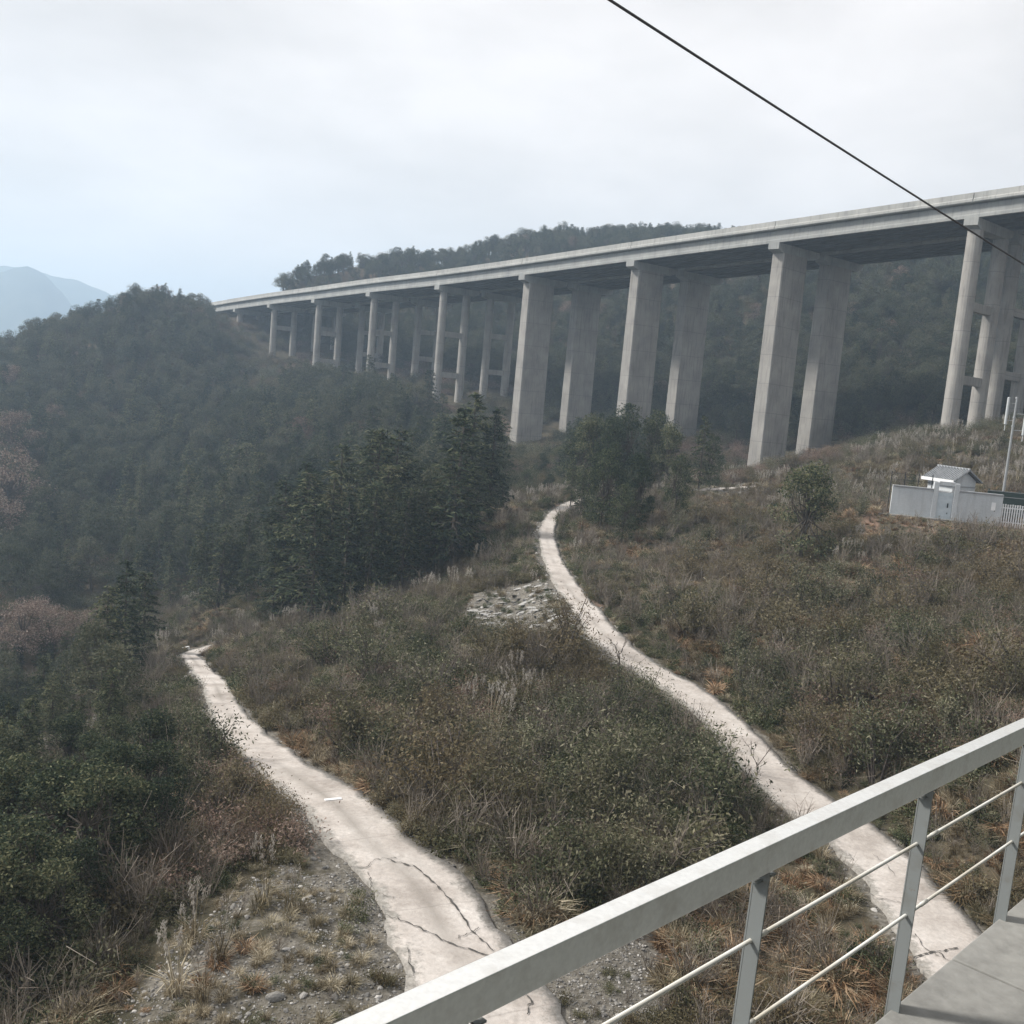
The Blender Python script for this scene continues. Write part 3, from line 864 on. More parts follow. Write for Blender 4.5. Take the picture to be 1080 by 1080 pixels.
m = MB(); m.box(wp((g0 + g1) / 2, .12, 2.83), g1 - g0 - 2 * pw - .004, .34, .30, axw); m.build('lintel', M['whitewash'], cw)
gm_ = MB(); ga, gb = g0 + pw + .02, g1 - pw - .02
gm_.box(wp((ga + gb) / 2, .10, 1.1), gb - ga, .05, 2.1, axw)
gate = gm_.build('gate', M['gate'], cw)
for h in (.35, 1.1, 1.9):
    m = MB(); m.box(wp((ga + gb) / 2, .065, h), gb - ga - .1, .02, .06, axw); m.build('rail', M['gate'], gate)
m = MB(); m.box(wp(gb - .32, .055, 1.15), .09, .04, .34, axw); m.build('handle', M['dark'], gate)
m = MB(); m.box(wp(gb - .30, .055, .55), .05, .03, .12, axw); m.build('bolt', M['dark'], gate)
m = MB(); m.box(wp(Lw - 9 * u, -.015, 1.45), .30, .03, .62, axw); m.build('notice', M['white'], cw)
m = MB(); m.box(wp(2.2, -.25, -.02), 6.4, .55, .22, axw); m.build('footing', M['walkway'], cw, bevel=.03)

# hut behind the wall, corner towards the camera
hc = at(1001, 541, 83.4); hc[2] = W0[2] - .05
v = np.array([hc[0], hc[1], 0]); v /= np.linalg.norm(v); rr_ = np.array([v[1], -v[0], 0])
ha = (-rr_ * .76 + v * .65); hb = (rr_ * .72 + v * .69); hb = hb - ha * (hb @ ha); hb /= np.linalg.norm(hb)
A_, B_ = 2.55, 2.6
def hp(a, b, h): return hc + ha * a + hb * b + Zv * h
hut = empty('hut', hp(A_ / 2, B_ / 2, 0)); tag(hut, 'small white hut with a grey tiled gable roof behind the wall', 'hut')
m = MB(); H1, H2 = 2.95, 3.7
m.add([hp(0, 0, -.5), hp(A_, 0, -.5), hp(A_, B_, -.5), hp(0, B_, -.5), hp(0, 0, H1), hp(A_, 0, H1), hp(A_, B_, H1), hp(0, B_, H1), hp(0, B_ / 2, H2), hp(A_, B_ / 2, H2)],
      [(0, 1, 5, 4), (2, 3, 7, 6), (0, 4, 8, 7, 3), (1, 2, 6, 9, 5), (4, 5, 9, 8), (6, 7, 8, 9)]); m.build('walls', M['whitewash'], hut)
m = MB(); ov = .38
for s in (0, 1):
    b0_, b1_ = (-ov, B_ / 2) if s == 0 else (B_ + ov, B_ / 2)
    sl = (H2 - H1) / (B_ / 2); hz0 = H1 - ov * sl + .07
    ring = lambda a: [hp(a, b0_, hz0), hp(a, b1_, H2 + .07), hp(a, b1_, H2 + .17), hp(a, b0_, hz0 + .10)]
    m.sweep([ring(-ov), ring(A_ + ov)])
    for q in range(14):                                    # rows of cover tiles
        a = -ov + .1 + q * (A_ + 2 * ov - .2) / 13
        m.tube([hp(a, b0_, hz0 + .12), hp(a, b1_, H2 + .19)], .05, 6)
rf = m.build('roof', M['tile'], hut)
m = MB(); m.tube([hp(-ov, B_ / 2, H2 + .2), hp(A_ + ov, B_ / 2, H2 + .2)], .1, 8); m.build('ridge_tile', M['tile'], rf)
m = MB(); m.box(hp(A_ / 2, -ov - .04, H1 - .12), A_ + 2 * ov, .05, .26, [ha, hb, Zv]); m.build('fascia', M['white'], rf)
for q in (H1 - .5, H1 - 1.0):
    m = MB(); m.box(hp(-.03, B_ / 2, q), .05, B_ - .1, .10, [ha, hb, Zv]); m.build('vent_louver', M['coping'], hut)
    m = MB(); m.box(hp(A_ / 2, -.03, q), A_ - .1, .05, .10, [ha, hb, Zv]); m.build('vent_louver', M['coping'], hut)

# slatted fence and green rail fence beside it
fr = empty('slat_fence', wp(Lw + .1, .2, 0)); tag(fr, 'white vertical slat fence continuing from the right end of the wall', 'fence')
for q in range(36):
    m = MB(); a = Lw + .12 + q * .175
    m.box(wp(a, .2, .72), .085, .05, 2.0 + .04 * math.sin(q * 2.1), axw); m.build('slat', M['white'], fr)
for h in (.35, 1.45):
    m = MB(); m.box(wp(Lw + 3.2, .26, h), 6.3, .05, .09, axw); m.build('rail', M['white'], fr)
m = MB(); m.box(wp(Lw + 3.2, .2, -.45), 6.4, .4, .35, axw); m.build('plinth', M['walkway'], fr)
fg = empty('rail_fence', wp(Lw + .3, 3, 0)); tag(fg, 'dark green metal fence with horizontal rails behind the white slats', 'fence')
m = MB(); m.box(wp(Lw + 3.1, 3.0, 1.55), 7.0, .05, 1.9, axw); m.build('panel', M['greenmetal'], fg)
for h in (.9, 1.5, 2.1, 2.52):
    m = MB(); m.box(wp(Lw + 3.1, 2.94, h), 7.0, .05, .07, axw); m.build('rail', M['post'], fg)
for q in range(4):
    m = MB(); m.box(wp(Lw - .3 + q * 2.3, 3.08, 1.1), .10, .10, 3.1, axw); m.build('post', M['greenmetal'], fg)
fw = empty('wire_fence', wp(.2, 3.2, 0)); tag(fw, 'thin dark wire fence on posts behind the left half of the wall', 'fence')
for q in range(4):
    m = MB(); c = wp(.4 + q * 1.05, 3.4, 0); m.tube([c - Zv * .6, c + Zv * 3.25], .035, 6); m.build('post', M['dark'], fw)
for q in range(5):
    m = MB(); m.tube([wp(.4, 3.4, 1.1 + q * .5), wp(.4 + 3.15, 3.4, 1.1 + q * .5)], .012, 5); m.build('wire', M['dark'], fw)

# mobile antenna pole
pb = at(1059.5, 510, 88.0); zg = float(ground(pb[0], pb[1])); hp_ = at(1066, 398, 88.0)[2] - pb[2]
pb[2] = min(pb[2], zg)
pole = empty('antenna_pole', pb); tag(pole, 'slim grey pole with white panel antennas rising beside the fence', 'pole')
m = MB(); m.tube([pb - Zv * .5, pb + Zv * (hp_ * .7), pb + Zv * hp_], [.12, .095, .07], 12); m.tube([pb, pb + Zv * .05], .35, 12); m.build('mast', M['pole'], pole, smooth=False)
for z in (.72, .80, .985):
    m = MB(); m.tube([pb + Zv * hp_ * z, pb + Zv * (hp_ * z + .16)], .125, 12); m.build('collar', M['coping'], pole)
for off_, z0, z1 in ((-.62, hp_ - 2.4, hp_ - .05), (.85, hp_ - 3.2, hp_ - .9)):
    m = MB(); c = pb + rr_ * off_ + v * (-.25 if abs(off_) < .5 else 0)
    m.tube([c + Zv * z0, c + Zv * (z0 + .05), c + Zv * (z1 - .05), c + Zv * z1], [.07, .11, .11, .07], 12)
    m.tube([c + Zv * (z0 - .5), c + Zv * z0], .03, 6)
    an = m.build('antenna', M['antenna'], pole)
    for z in (z0 + .4, z1 - .5):
        m = MB(); m.tube([c + Zv * z, pb + Zv * z], .03, 6); m.build('bracket', M['pole'], an)

# ------------------------------------------------------------------ plants: prototypes
def rhombs(c, u, w):
    n = len(c)
    v_ = np.empty((n, 4, 3)); v_[:, 0] = c - u; v_[:, 1] = c + w * .9 - u * .1; v_[:, 2] = c + u; v_[:, 3] = c - w * .9 - u * .1
    return v_.reshape(-1, 3), np.arange(4 * n).reshape(n, 4)
def unit(a): return a / (np.linalg.norm(a, axis=-1, keepdims=True) + 1e-9)
def leaves(c, ln, wd, r, bias=None, flat=.5):
    n = len(c)
    u_ = r.normal(0, 1, (n, 3))
    if bias is not None: u_ = unit(u_) * .8 + bias
    u_ = unit(u_)
    w_ = unit(np.cross(u_, r.normal(0, 1, (n, 3)) + np.array([0, 0, flat])))
    s = r.uniform(.7, 1.3, (n, 1))
    return rhombs(c, u_ * ln * s / 2, w_ * wd * s / 2)
def tubes_np(segs, n=5):
    m = MB()
    for pts, rad in segs: m.tube(pts, rad, n, cap=False)
    return np.array(m.v), np.array([f for f in m.f if len(f) == 4])
def conifer(seed, H=10.0, RB=2.0, dens=1.0, rag=.35, ex=.75):
    r = np.random.default_rng(seed)
    bend = r.normal(0, .12, 2)
    axis_ = lambda z: np.array([bend[0] * (z / H) ** 2, bend[1] * (z / H) ** 2, z])
    segs = [([axis_(z) for z in np.linspace(-.4, H * .97, 8)], list(np.linspace(.17, .02, 8)))]
    C = []; B = []
    z = H * r.uniform(.10, .18)
    while z < H * .985:
        t_ = z / H
        Lm = RB * (1 - t_) ** ex * (1 - .35 * math.exp(-((t_ - .1) / .08) ** 2)) + .12
        for b in range(int(r.integers(5, 8))):
            a = r.uniform(0, 2 * math.pi); L = Lm * r.uniform(1 - rag, 1.15)
            if r.random() < .10: continue
            d = np.array([math.cos(a), math.sin(a), .25 * t_ - .12])
            drp = r.uniform(.10, .3)
            p0 = axis_(z)
            nb = max(4, int(L * 15 * dens))
            q = np.sqrt(r.uniform(.06, 1, nb))[:, None]
            side = np.array([-d[1], d[0], 0])
            pts = p0 + d * L * q - np.array([0, 0, 1]) * drp * L * q ** 2 + side * r.normal(0, .16, (nb, 1)) * L * q + r.normal(0, .05, (nb, 3))
            C.append(pts); B.append(np.tile(d * .9 + np.array([0, 0, -.15]), (nb, 1)))
            if L > .6: segs.append(([p0, p0 + d * L * .5 - Zv * drp * L * .25, p0 + d * L - Zv * drp * L], [.035, .02, .006]))
        z += r.uniform(.20, .34) * (1.25 - .5 * t_)
    C = np.concatenate(C); B = np.concatenate(B)
    V1, F1 = leaves(C, .36, .105, r, B, flat=1.2)
    V0, F0 = tubes_np(segs, 5)
    return (V0, F0), (V1, F1)
def broadleaf(seed, H=7.0, Rw=2.6, nc=26, nl=70, ln=.26, wd=.15, low=.22):
    r = np.random.default_rng(seed)
    segs = []; cl = []
    tr = [np.array([0, 0, -.4]), np.array([r.normal(0, .1), r.normal(0, .1), H * .3]), np.array([r.normal(0, .25), r.normal(0, .25), H * .6])]
    segs.append((tr, [.17, .12, .07]))
    for i in range(nc):
        a = r.uniform(0, 2 * math.pi); t_ = r.uniform(low, 1) ** .8
        rad = Rw * math.sin(math.pi * (min(.95, max(.12, (t_ * .8 + .12))) if low > .1 else t_ * .6 + .34)) * math.sqrt(r.uniform(.15, 1))
        c = np.array([math.cos(a) * rad, math.sin(a) * rad, H * ((.18 if low > .1 else .05) + (.80 if low > .1 else .93) * t_)])
        base = tr[1] + (tr[2] - tr[1]) * r.uniform(0, 1)
        mid_ = (base + c) / 2 + r.normal(0, .2, 3)
        segs.append(([base, mid_, c], [.05, .03, .008])); cl.append((c, Rw * r.uniform(.20, .42)))
    P_ = []
    for c, s in cl:
        n = int(nl * r.uniform(.6, 1.4)); d = unit(r.normal(0, 1, (n, 3))) * s * r.uniform(.25, 1, (n, 1)) ** .5
        d[:, 2] *= .75
        P_.append(c + d)
    P_ = np.concatenate(P_)
    V1, F1 = leaves(P_, ln, wd, r)
    V0, F0 = tubes_np(segs, 5)
    return (V0, F0), (V1, F1)
def shrub(seed, H=1.6, Rw=1.0, n=900, ln=.13, wd=.065, stems=9):
    r = np.random.default_rng(seed)
    segs = []; P_ = []
    for i in range(stems):
        a = r.uniform(0, 2 * math.pi); q = math.sqrt(r.uniform(0, 1)); hh = H * r.uniform(.55, 1.05) * (1 - .4 * q)
        tip = np.array([math.cos(a) * Rw * q, math.sin(a) * Rw * q, hh])
        mid_ = tip * np.array([.45, .45, .55]) + r.normal(0, .06, 3)
        segs.append(([np.array([tip[0] * .1, tip[1] * .1, -.2]), mid_, tip], [.022, .014, .004]))
        m_ = int(n / stems)
        t_ = r.uniform(.3, 1.05, (m_, 1))
        c = np.where(t_ < .5, mid_ * (t_ / .5), mid_ + (tip - mid_) * (t_ - .5) / .5)
        P_.append(c + r.normal(0, 1, (m_, 3)) * np.array([.13, .13, .11]) * Rw * (.6 + t_))
    P_ = np.concatenate(P_); P_[:, 2] = np.maximum(P_[:, 2], .03)
    V1, F1 = leaves(P_, ln, wd, r)
    V0, F0 = tubes_np(segs, 4)
    return (V0, F0), (V1, F1)
def blades(seed, n, H, Rw, wd, droop=.5, spread=.35):
    r = np.random.default_rng(seed)
    a = r.uniform(0, 2 * math.pi, n); q = np.sqrt(r.uniform(0, 1, n)) * Rw * .35
    b = np.stack([np.cos(a) * q, np.sin(a) * q, np.full(n, -.05)], 1)
    d = np.stack([np.cos(a + r.normal(0, .6, n)), np.sin(a + r.normal(0, .6, n)), np.zeros(n)], 1)
    L = H * r.uniform(.5, 1.1, n)[:, None]; lean_ = r.uniform(.1, 1, n)[:, None] * spread
    m1 = b + Zv * L * .55 + d * L * lean_ * .5
    dr = r.uniform(.2, 1, n)[:, None] * droop
    m2 = m1 + Zv * L * (.42 - .6 * dr) + d * L * (lean_ * .7 + dr * .35)
    w_ = np.stack([-d[:, 1], d[:, 0], d[:, 2]], 1) * wd
    v_ = np.empty((n, 6, 3)); v_[:, 0] = b - w_ * .6; v_[:, 1] = b + w_ * .6; v_[:, 2] = m1 + w_; v_[:, 3] = m1 - w_; v_[:, 4] = m2 + w_ * .15; v_[:, 5] = m2 - w_ * .15
    i = np.arange(n)[:, None] * 6
    f = np.concatenate([i + np.array([[0, 1, 2, 3]]), i + np.array([[3, 2, 4, 5]])])
    return v_.reshape(-1, 3), f, m2
def join(parts):
    V, F, Mi = [], [], []; o_ = 0
    for (v_, f_), mi in parts:
        V.append(v_); F.append(f_ + o_); Mi.append(np.full(len(f_), mi)); o_ += len(v_)
    return np.concatenate(V), np.concatenate(F), np.concatenate(Mi)
def tree_meshes(name, tl, bark, leaf):
    (a, b), (c, d) = tl
    v_, f_, mi = join([((a, b), 0), ((c, d), 1)])
    return np_mesh(name + '_trunk', a, b, [bark]), np_mesh(name + '_crown', c, d, [leaf]), np_mesh(name, v_, f_, [bark, leaf], mi)

P_CON = [tree_meshes('conifer', conifer(100 + i, 10, rb, 1.0, rg, ex), M['bark'], M['conifer']) for i, (rb, rg, ex) in enumerate(((2.0, .4, .7), (2.5, .5, .5), (2.1, .55, .42), (2.4, .45, .6)))]
P_BRO = [tree_meshes('broadleaf_tree', broadleaf(200 + i, 7, 2.6, 34, 120, .19, .10), M['bark'], M['broad']) for i in range(3)]
P_DEN = [tree_meshes('bushy_tree', broadleaf(260 + i, 7, 2.2, 60, 120, .17, .085, .02), M['bark'], M['conifer']) for i in range(2)]
P_REFL = [tree_meshes('reflection_tree', broadleaf(230 + i, 6, 2.4, 40, 90, .16, .07), M['twig'], M['pink']) for i in range(2)]
P_SHR = [tree_meshes('shrub', shrub(300 + i, h_, w_, n_s, l_, l_ * asp, st), M['twig'], M['shrub']) for i, (h_, w_, n_s, l_, asp, st) in enumerate(((1.7, 1.0, 2000, .07, .5, 14), (1.9, .9, 1500, .10, .36, 10), (1.3, 1.15, 1800, .08, .5, 15), (2.3, .8, 1500, .09, .3, 11), (1.5, 1.0, 700, .075, .45, 20)))]
P_BRN = [tree_meshes('dry_shrub', shrub(330 + i, 1.3, .9, 1100, .10, .034, 12), M['twig'], M['russet']) for i in range(3)]
def bare(seed, H=3.2):
    r = np.random.default_rng(seed); segs = []
    def grow(p, d, L, rad, lv):
        mid_ = p + d * L * .5 + r.normal(0, .04, 3) * L; q = p + d * L
        segs.append(([p, mid_, q], [rad, rad * .8, rad * .6]))
        if lv == 0: return
        for _ in range(int(r.integers(2, 4))):
            nd = unit(d + r.normal(0, .42, 3) + Zv * .12)
            grow(p + (q - p) * r.uniform(.55, 1), nd, L * r.uniform(.55, .8), rad * .58, lv - 1)
    grow(np.array([0, 0, -.2]), unit(np.array([r.normal(0, .08), r.normal(0, .08), 1.0])), H * .36, .045, 4)
    return tubes_np(segs, 4)
P_BARE = [np_mesh('bare_sapling', *bare(400 + i), [M['twig']]) for i in range(3)]

# ------------------------------------------------------------------ plants: things and scatters
def clear_of_roads(x, y, margin):
    ok = np.ones(len(x), bool)
    for rd in (RA, RB):
        D, Z, W = rd.near(x, y); ok &= D > W + margin
    return ok
_hx, _hy = hp(A_ / 2, B_ / 2, 0)[:2]
def clear_of_built(x, y, m=0.0):
    q = np.stack([x - W0[0], y - W0[1]], 1)
    a = q @ ex[:2]; d = q @ ey[:2]
    ok = ~((a > -1.2 - m) & (a < Lw + 7 + m) & (d > -2.2 - m - (3.0 if m >= 0 else 0)) & (d < 6.0))
    for i in _seg:
        for off in (0, 12.95):
            c = dpt(i, off + 3.5, 0); ok &= np.hypot(x - c[0], y - c[1]) > 6.5
    return ok
def put(proto, x, y, h, rot, name, label, cat, group, parts=True, sink=.1):
    """one plant: an Empty with trunk and crown, or one mesh where it is too small to show its parts"""
    z = float(ground(x, y)) - sink
    if parts:
        e_ = empty(name, (x, y, z)); e_.rotation_euler = (0, 0, rot); e_.scale = (h[0], h[0], h[1])
        for nm, me in (('trunk', proto[0]), ('crown', proto[1])):
            o = bpy.data.objects.new(nm, me); COL.objects.link(o); o.parent = e_
    else:
        e_ = bpy.data.objects.new(name, proto[2] if isinstance(proto, tuple) else proto); COL.objects.link(e_)
        e_.location = (x, y, z); e_.rotation_euler = (0, 0, rot); e_.scale = (h[0], h[0], h[1])
    return tag(e_, label, cat, group)
def pick_px(poly, n, mind, zmin, zmax, margin=1.0, seed=1, tries=40):
    """points on the ground seen inside a pixel outline, kept apart"""
    r = np.random.default_rng(seed); out = []; pxs = []
    xs = [p[0] for p in poly]; ys = [p[1] for p in poly]
    for _ in range(n * tries):
        if len(out) >= n: break
        a, b = r.uniform(min(xs), max(xs)), r.uniform(min(ys), max(ys))
        if not in_poly(np.array([a]), np.array([b]), poly)[0]: continue
        if any((a - c) ** 2 + ((b - d) * 1.4) ** 2 < mind ** 2 for c, d in pxs): continue
        p = hit(a, b, zmin, zmax)
        if p is None: continue
        X, Y = np.array([p[0]]), np.array([p[1]])
        if not (clear_of_roads(X, Y, margin)[0] and clear_of_built(X, Y)[0]): continue
        out.append(p); pxs.append((a, b))
    return out

N_CON = 0
def conifers(poly, n, mind, zr, hr, label, group, seed, parts):
    global N_CON
    r = np.random.default_rng(seed)
    for p in pick_px(poly, n, mind, zr[0], zr[1], 2.0, seed):
        h = r.uniform(*hr) * r.choice([.75, 1, 1, 1.1]); wdt = h / 10 * r.uniform(.95, 1.5)
        put(P_CON[r.integers(0, 4)], p[0], p[1], (wdt, h / 10), r.uniform(0, 6.28), 'conifer', label, 'tree', group, parts)
        N_CON += 1
MIDF = [(270, 650), (335, 662), (420, 640), (470, 610), (505, 565), (525, 540), (540, 520), (520, 505), (490, 505), (440, 520), (380, 560), (300, 610)]
conifers(MIDF, 46, 19, (70, 170), (8, 13), 'tall dark conifer in the forest tongue between the two roads', 'conifers between the roads', 21, True)
MIDF2 = [(180, 600), (300, 605), (380, 555), (440, 515), (495, 490), (490, 470), (460, 450), (390, 420), (330, 415), (270, 440), (240, 500), (190, 560)]
conifers(MIDF2, 85, 15, (110, 260), (7, 12), 'hazy conifer on the forest slope below the round viaduct columns', 'conifers below the viaduct', 22, False)
HILL = [(0, 400), (60, 368), (110, 342), (150, 326), (190, 322), (222, 345), (240, 395), (250, 430), (180, 560), (180, 630), (100, 620), (0, 600)]
conifers(HILL, 90, 15, (130, 330), (6, 10), 'small conifer on the wooded hill left of the viaduct end', 'conifers on the left hill', 23, False)
for (a, b, Z_, h) in ((620, 512, 112, 13), (640, 520, 110, 12), (655, 515, 112, 14), (685, 518, 113, 11.5), (700, 524, 110, 10), (632, 560, 92, 9), (668, 560, 88, 8.5), (610, 505, 118, 11), (611, 549, 97, 4.5), (622, 556, 93, 4), (601, 538, 103, 4.5), (735, 530, 108, 7.5), (712, 545, 100, 7), (655, 575, 86, 6.5), (640, 545, 100, 9), (748, 516, 120, 8), (628, 500, 120, 9)):
    p = hit(a, b) if b > 540 else at(a, b, Z_)
    put(P_CON[random.randrange(4)] if random.random() < .4 else P_DEN[random.randrange(2)], p[0], p[1], (h / 9 * .85, h / 9 if h < 12 else h / 10), random.uniform(0, 6), 'roadside_tree', 'dark tall tree in the clump where the upper road vanishes', 'tree', 'trees at the road top')
for (a, b, h) in ((845, 594, 6.6), ):
    p = hit(a, b)
    put(P_DEN[1], p[0], p[1], (1.15, 1.12), 1.0, 'bushy_tree', 'lone dark bushy tree on the slope left of the white wall', 'tree', None, True, .7)
for i, (a, b, Z_, h) in enumerate(((572, 492, 152, 4.2), (590, 486, 156, 4.8), (556, 503, 142, 3.2), (604, 492, 148, 5.0), (580, 508, 132, 3.2))):
    p = at(a, b, Z_)
    put(P_DEN[i % 2], p[0], p[1], (h / 6, h / 7), i * 1.1, 'bushy_tree', 'low bushy tree below the foremost left wall pier', 'tree', 'bushes below the wall pier', False)
# left side, close trees below the bank
for i, (a, b, Z_, h, kind) in enumerate(((130, 720, 74, 9.5, 'c'), (108, 722, 70, 8.5, 'c'), (150, 716, 79, 8.5, 'c'), (95, 735, 66, 7, 'b'))):
    p = at(a, b, Z_)
    put((P_CON if kind == 'c' else P_BRO)[i % 3], p[0], p[1], (h / 9, h / (10 if kind == 'c' else 7)), i * 1.7, 'dark_tree', 'dark evergreen in the clump left of the lower road bend', 'tree', 'dark evergreens by the bend')
for i, (a, b, Z_, h) in enumerate(((22, 712, 62, 6.0), (58, 708, 66, 5.2), (-15, 705, 60, 6.5), (84, 700, 74, 4.5), (38, 690, 70, 5.0), (8, 560, 130, 11), (14, 500, 175, 10), (-12, 590, 110, 9))):  # added trees standing in for a pinkish reflection in the window
    p = hit(a, b)
    put(P_REFL[i % 2], p[0], p[1], (h / 4.4, h / 5), i * 1.3, 'reflection_tree', 'pinkish brown tree added at the left edge for a window reflection', 'tree', 'trees added for the window reflection')
r = np.random.default_rng(77)
for p in pick_px([(-20, 740), (110, 750), (150, 790), (180, 850), (160, 930), (90, 1020), (0, 1075), (-30, 1060)], 26, 38, 18, 120, 2.0, 33):
    h = r.uniform(2.6, 4.6)
    put(P_DEN[r.integers(0, 2)], p[0], p[1], (h / 5.5, h / 7), r.uniform(0, 6), 'valley_tree', 'dark green bushy tree in the valley left of the gravel bank', 'tree', 'bushy trees in the left valley')

SH = [([(720, 610), (860, 585), (1000, 590), (1080, 600), (1080, 760), (920, 830), (830, 800), (740, 715)], 85, 26, (25, 95), 'leafy green shrub on the slope right of the upper road', 'shrubs right of the upper road', P_SHR),
      ([(300, 700), (420, 650), (480, 665), (600, 680), (700, 770), (790, 860), (640, 960), (560, 930), (440, 850), (350, 780)], 85, 26, (22, 90), 'dense green shrub on the slope between the two pale roads', 'shrubs between the two roads', P_SHR),
      ([(170, 720), (205, 750), (240, 795), (325, 870), (320, 890), (255, 880), (180, 850), (150, 800)], 24, 22, (24, 80), 'grey green shrub on the bank left of the lower road', 'shrubs on the left bank', P_SHR),
      ([(700, 530), (930, 470), (1075, 455), (1075, 490), (930, 520), (900, 590), (720, 600)], 60, 17, (75, 160), 'scrubby shrub between the white wall and the viaduct piers', 'shrubs below the piers', P_SHR)]
for i, (poly, n, md, zr, lab, grp, pr) in enumerate(SH):
    r = np.random.default_rng(50 + i)
    for p in pick_px(poly, n, md, zr[0], zr[1], 1.1, 60 + i):
        s = r.uniform(.75, 1.55)
        if i in (0, 1) and r.random() < .22: s *= 1.4
        put(pr[r.integers(0, len(pr))], p[0], p[1], (s * 1.1, s), r.uniform(0, 6.28), 'shrub', lab, 'shrub', grp, True, .05)
for i, (poly, n, md, zr, lab, grp) in enumerate((([(760, 640), (1080, 560), (1080, 790), (860, 840)], 55, 26, (25, 95), 'reddish brown dry shrub on the slope right of the upper road', 'dry shrubs right of the upper road'),
                                  ([(230, 690), (330, 690), (560, 720), (640, 960), (540, 910), (330, 770)], 34, 26, (22, 95), 'brown dry shrub on the slope between the two roads', 'dry shrubs between the two roads'),
                                  ([(160, 730), (230, 800), (320, 870), (330, 900), (240, 930), (170, 960), (150, 880)], 26, 20, (22, 95), 'greyish brown dry shrub on the bank left of the lower road', 'dry shrubs on the left bank'))):
    r = np.random.default_rng(80 + i)
    for p in pick_px(poly, n, md, zr[0], zr[1], .9, 90 + i):
        s = r.uniform(.6, 1.2)
        put(P_BRN[r.integers(0, 3)], p[0], p[1], (s * 1.1, s), r.uniform(0, 6.28), 'dry_shrub', lab, 'shrub', grp, True, .05)
for i, (a, b, s, lab) in enumerate(((652, 703, 1.0, 'forked bare sapling standing over the middle of the upper road'), (606, 748, .8, 'leafless small sapling on the scrub below the upper road'), (798, 822, .75, 'bare twiggy sapling at the near edge of the upper road'),
                        (762, 790, .6, 'thin leafless shoots along the lower edge of the upper road'), (224, 790, .8, 'thin bare twigs overhanging the left side of the lower road'))):
    p = hit(a, b)
    put(P_BARE[i % 3], p[0], p[1], (s, s), i * 2.0, 'bare_sapling', lab, 'sapling', None, False)

for i, (a, b, Z_, sc_) in enumerate(((168, 318, 296, 3.0), (181, 316, 298, 3.4), (188, 318, 297, 2.8), (140, 328, 292, 2.6), (118, 336, 290, 2.4), (128, 332, 291, 2.7))):
    p = at(a, b, Z_)
    put(P_BARE[i % 3], p[0], p[1], (sc_ * .9, sc_), i * 1.4, 'bare_tree', 'leafless tree standing above the skyline of the left hill', 'tree', 'bare trees on the left hill', False, 0.2)
# stuff: scattered through geometry nodes
def scatter(name, protos, pts, rot, scl, idx, sink=0.0):
    pc = bpy.data.collections.new(name + ' sources')
    for i, me in enumerate(protos):
        pc.objects.link(bpy.data.objects.new('%s_source_%02d' % (name, i), me))
    me = bpy.data.meshes.new(name)
    n = len(pts)
    me.vertices.add(n); me.vertices.foreach_set('co', np.ascontiguousarray(pts, np.float32).ravel())
    me.attributes.new('rot', 'FLOAT_VECTOR', 'POINT').data.foreach_set('vector', np.ascontiguousarray(rot, np.float32).ravel())
    me.attributes.new('scl', 'FLOAT_VECTOR', 'POINT').data.foreach_set('vector', np.ascontiguousarray(scl, np.float32).ravel())
    me.attributes.new('idx', 'INT', 'POINT').data.foreach_set('value', np.ascontiguousarray(idx, np.int32))
    o = bpy.data.objects.new(name, me); COL.objects.link(o); tag(o, kind='stuff')
    g = bpy.data.node_groups.new(name, 'GeometryNodeTree')
    g.interface.new_socket('Geometry', in_out='INPUT', socket_type='NodeSocketGeometry')
    g.interface.new_socket('Geometry', in_out='OUTPUT', socket_type='NodeSocketGeometry')
    N, Lk = g.nodes, g.links
    gi, gout = N.new('NodeGroupInput'), N.new('NodeGroupOutput')
    iop = N.new('GeometryNodeInstanceOnPoints'); ci = N.new('GeometryNodeCollectionInfo')
    ci.inputs['Collection'].default_value = pc; ci.inputs['Separate Children'].default_value = True; ci.inputs['Reset Children'].default_value = True
    def attr(nm, tp):
        a = N.new('GeometryNodeInputNamedAttribute'); a.data_type = tp; a.inputs['Name'].default_value = nm
        return a.outputs['Attribute']
    er = N.new('FunctionNodeEulerToRotation')
    Lk.new(attr('rot', 'FLOAT_VECTOR'), er.inputs[0]); Lk.new(er.outputs[0], iop.inputs['Rotation'])
    Lk.new(attr('scl', 'FLOAT_VECTOR'), iop.inputs['Scale']); Lk.new(attr('idx', 'INT'), iop.inputs['Instance Index'])
    iop.inputs['Pick Instance'].default_value = True
    Lk.new(gi.outputs[0], iop.inputs['Points']); Lk.new(ci.outputs[0], iop.inputs['Instance']); Lk.new(iop.outputs[0], gout.inputs[0])
    md = o.modifiers.new('scatter', 'NODES'); md.node_group = g
    return o
def field(n, xr, yr, seed, pad=140):
    """random ground points that fall in or near the view"""
    r = np.random.default_rng(seed)
    x = r.uniform(*xr, n); y = r.uniform(*yr, n)
    a, b, z = proj(np.stack([x, y, ground(x, y)], 1))
    k_ = (z > 8) & (a > -pad) & (a < 1080 + pad) & (b > -60) & (b < 1080 + pad * 1.3)
    return x[k_], y[k_], a[k_], b[k_], z[k_], r
def upright(n, r, tilt=.15): return np.stack([r.normal(0, tilt, n), r.normal(0, tilt, n), r.uniform(0, 6.28, n)], 1)

g_v = []
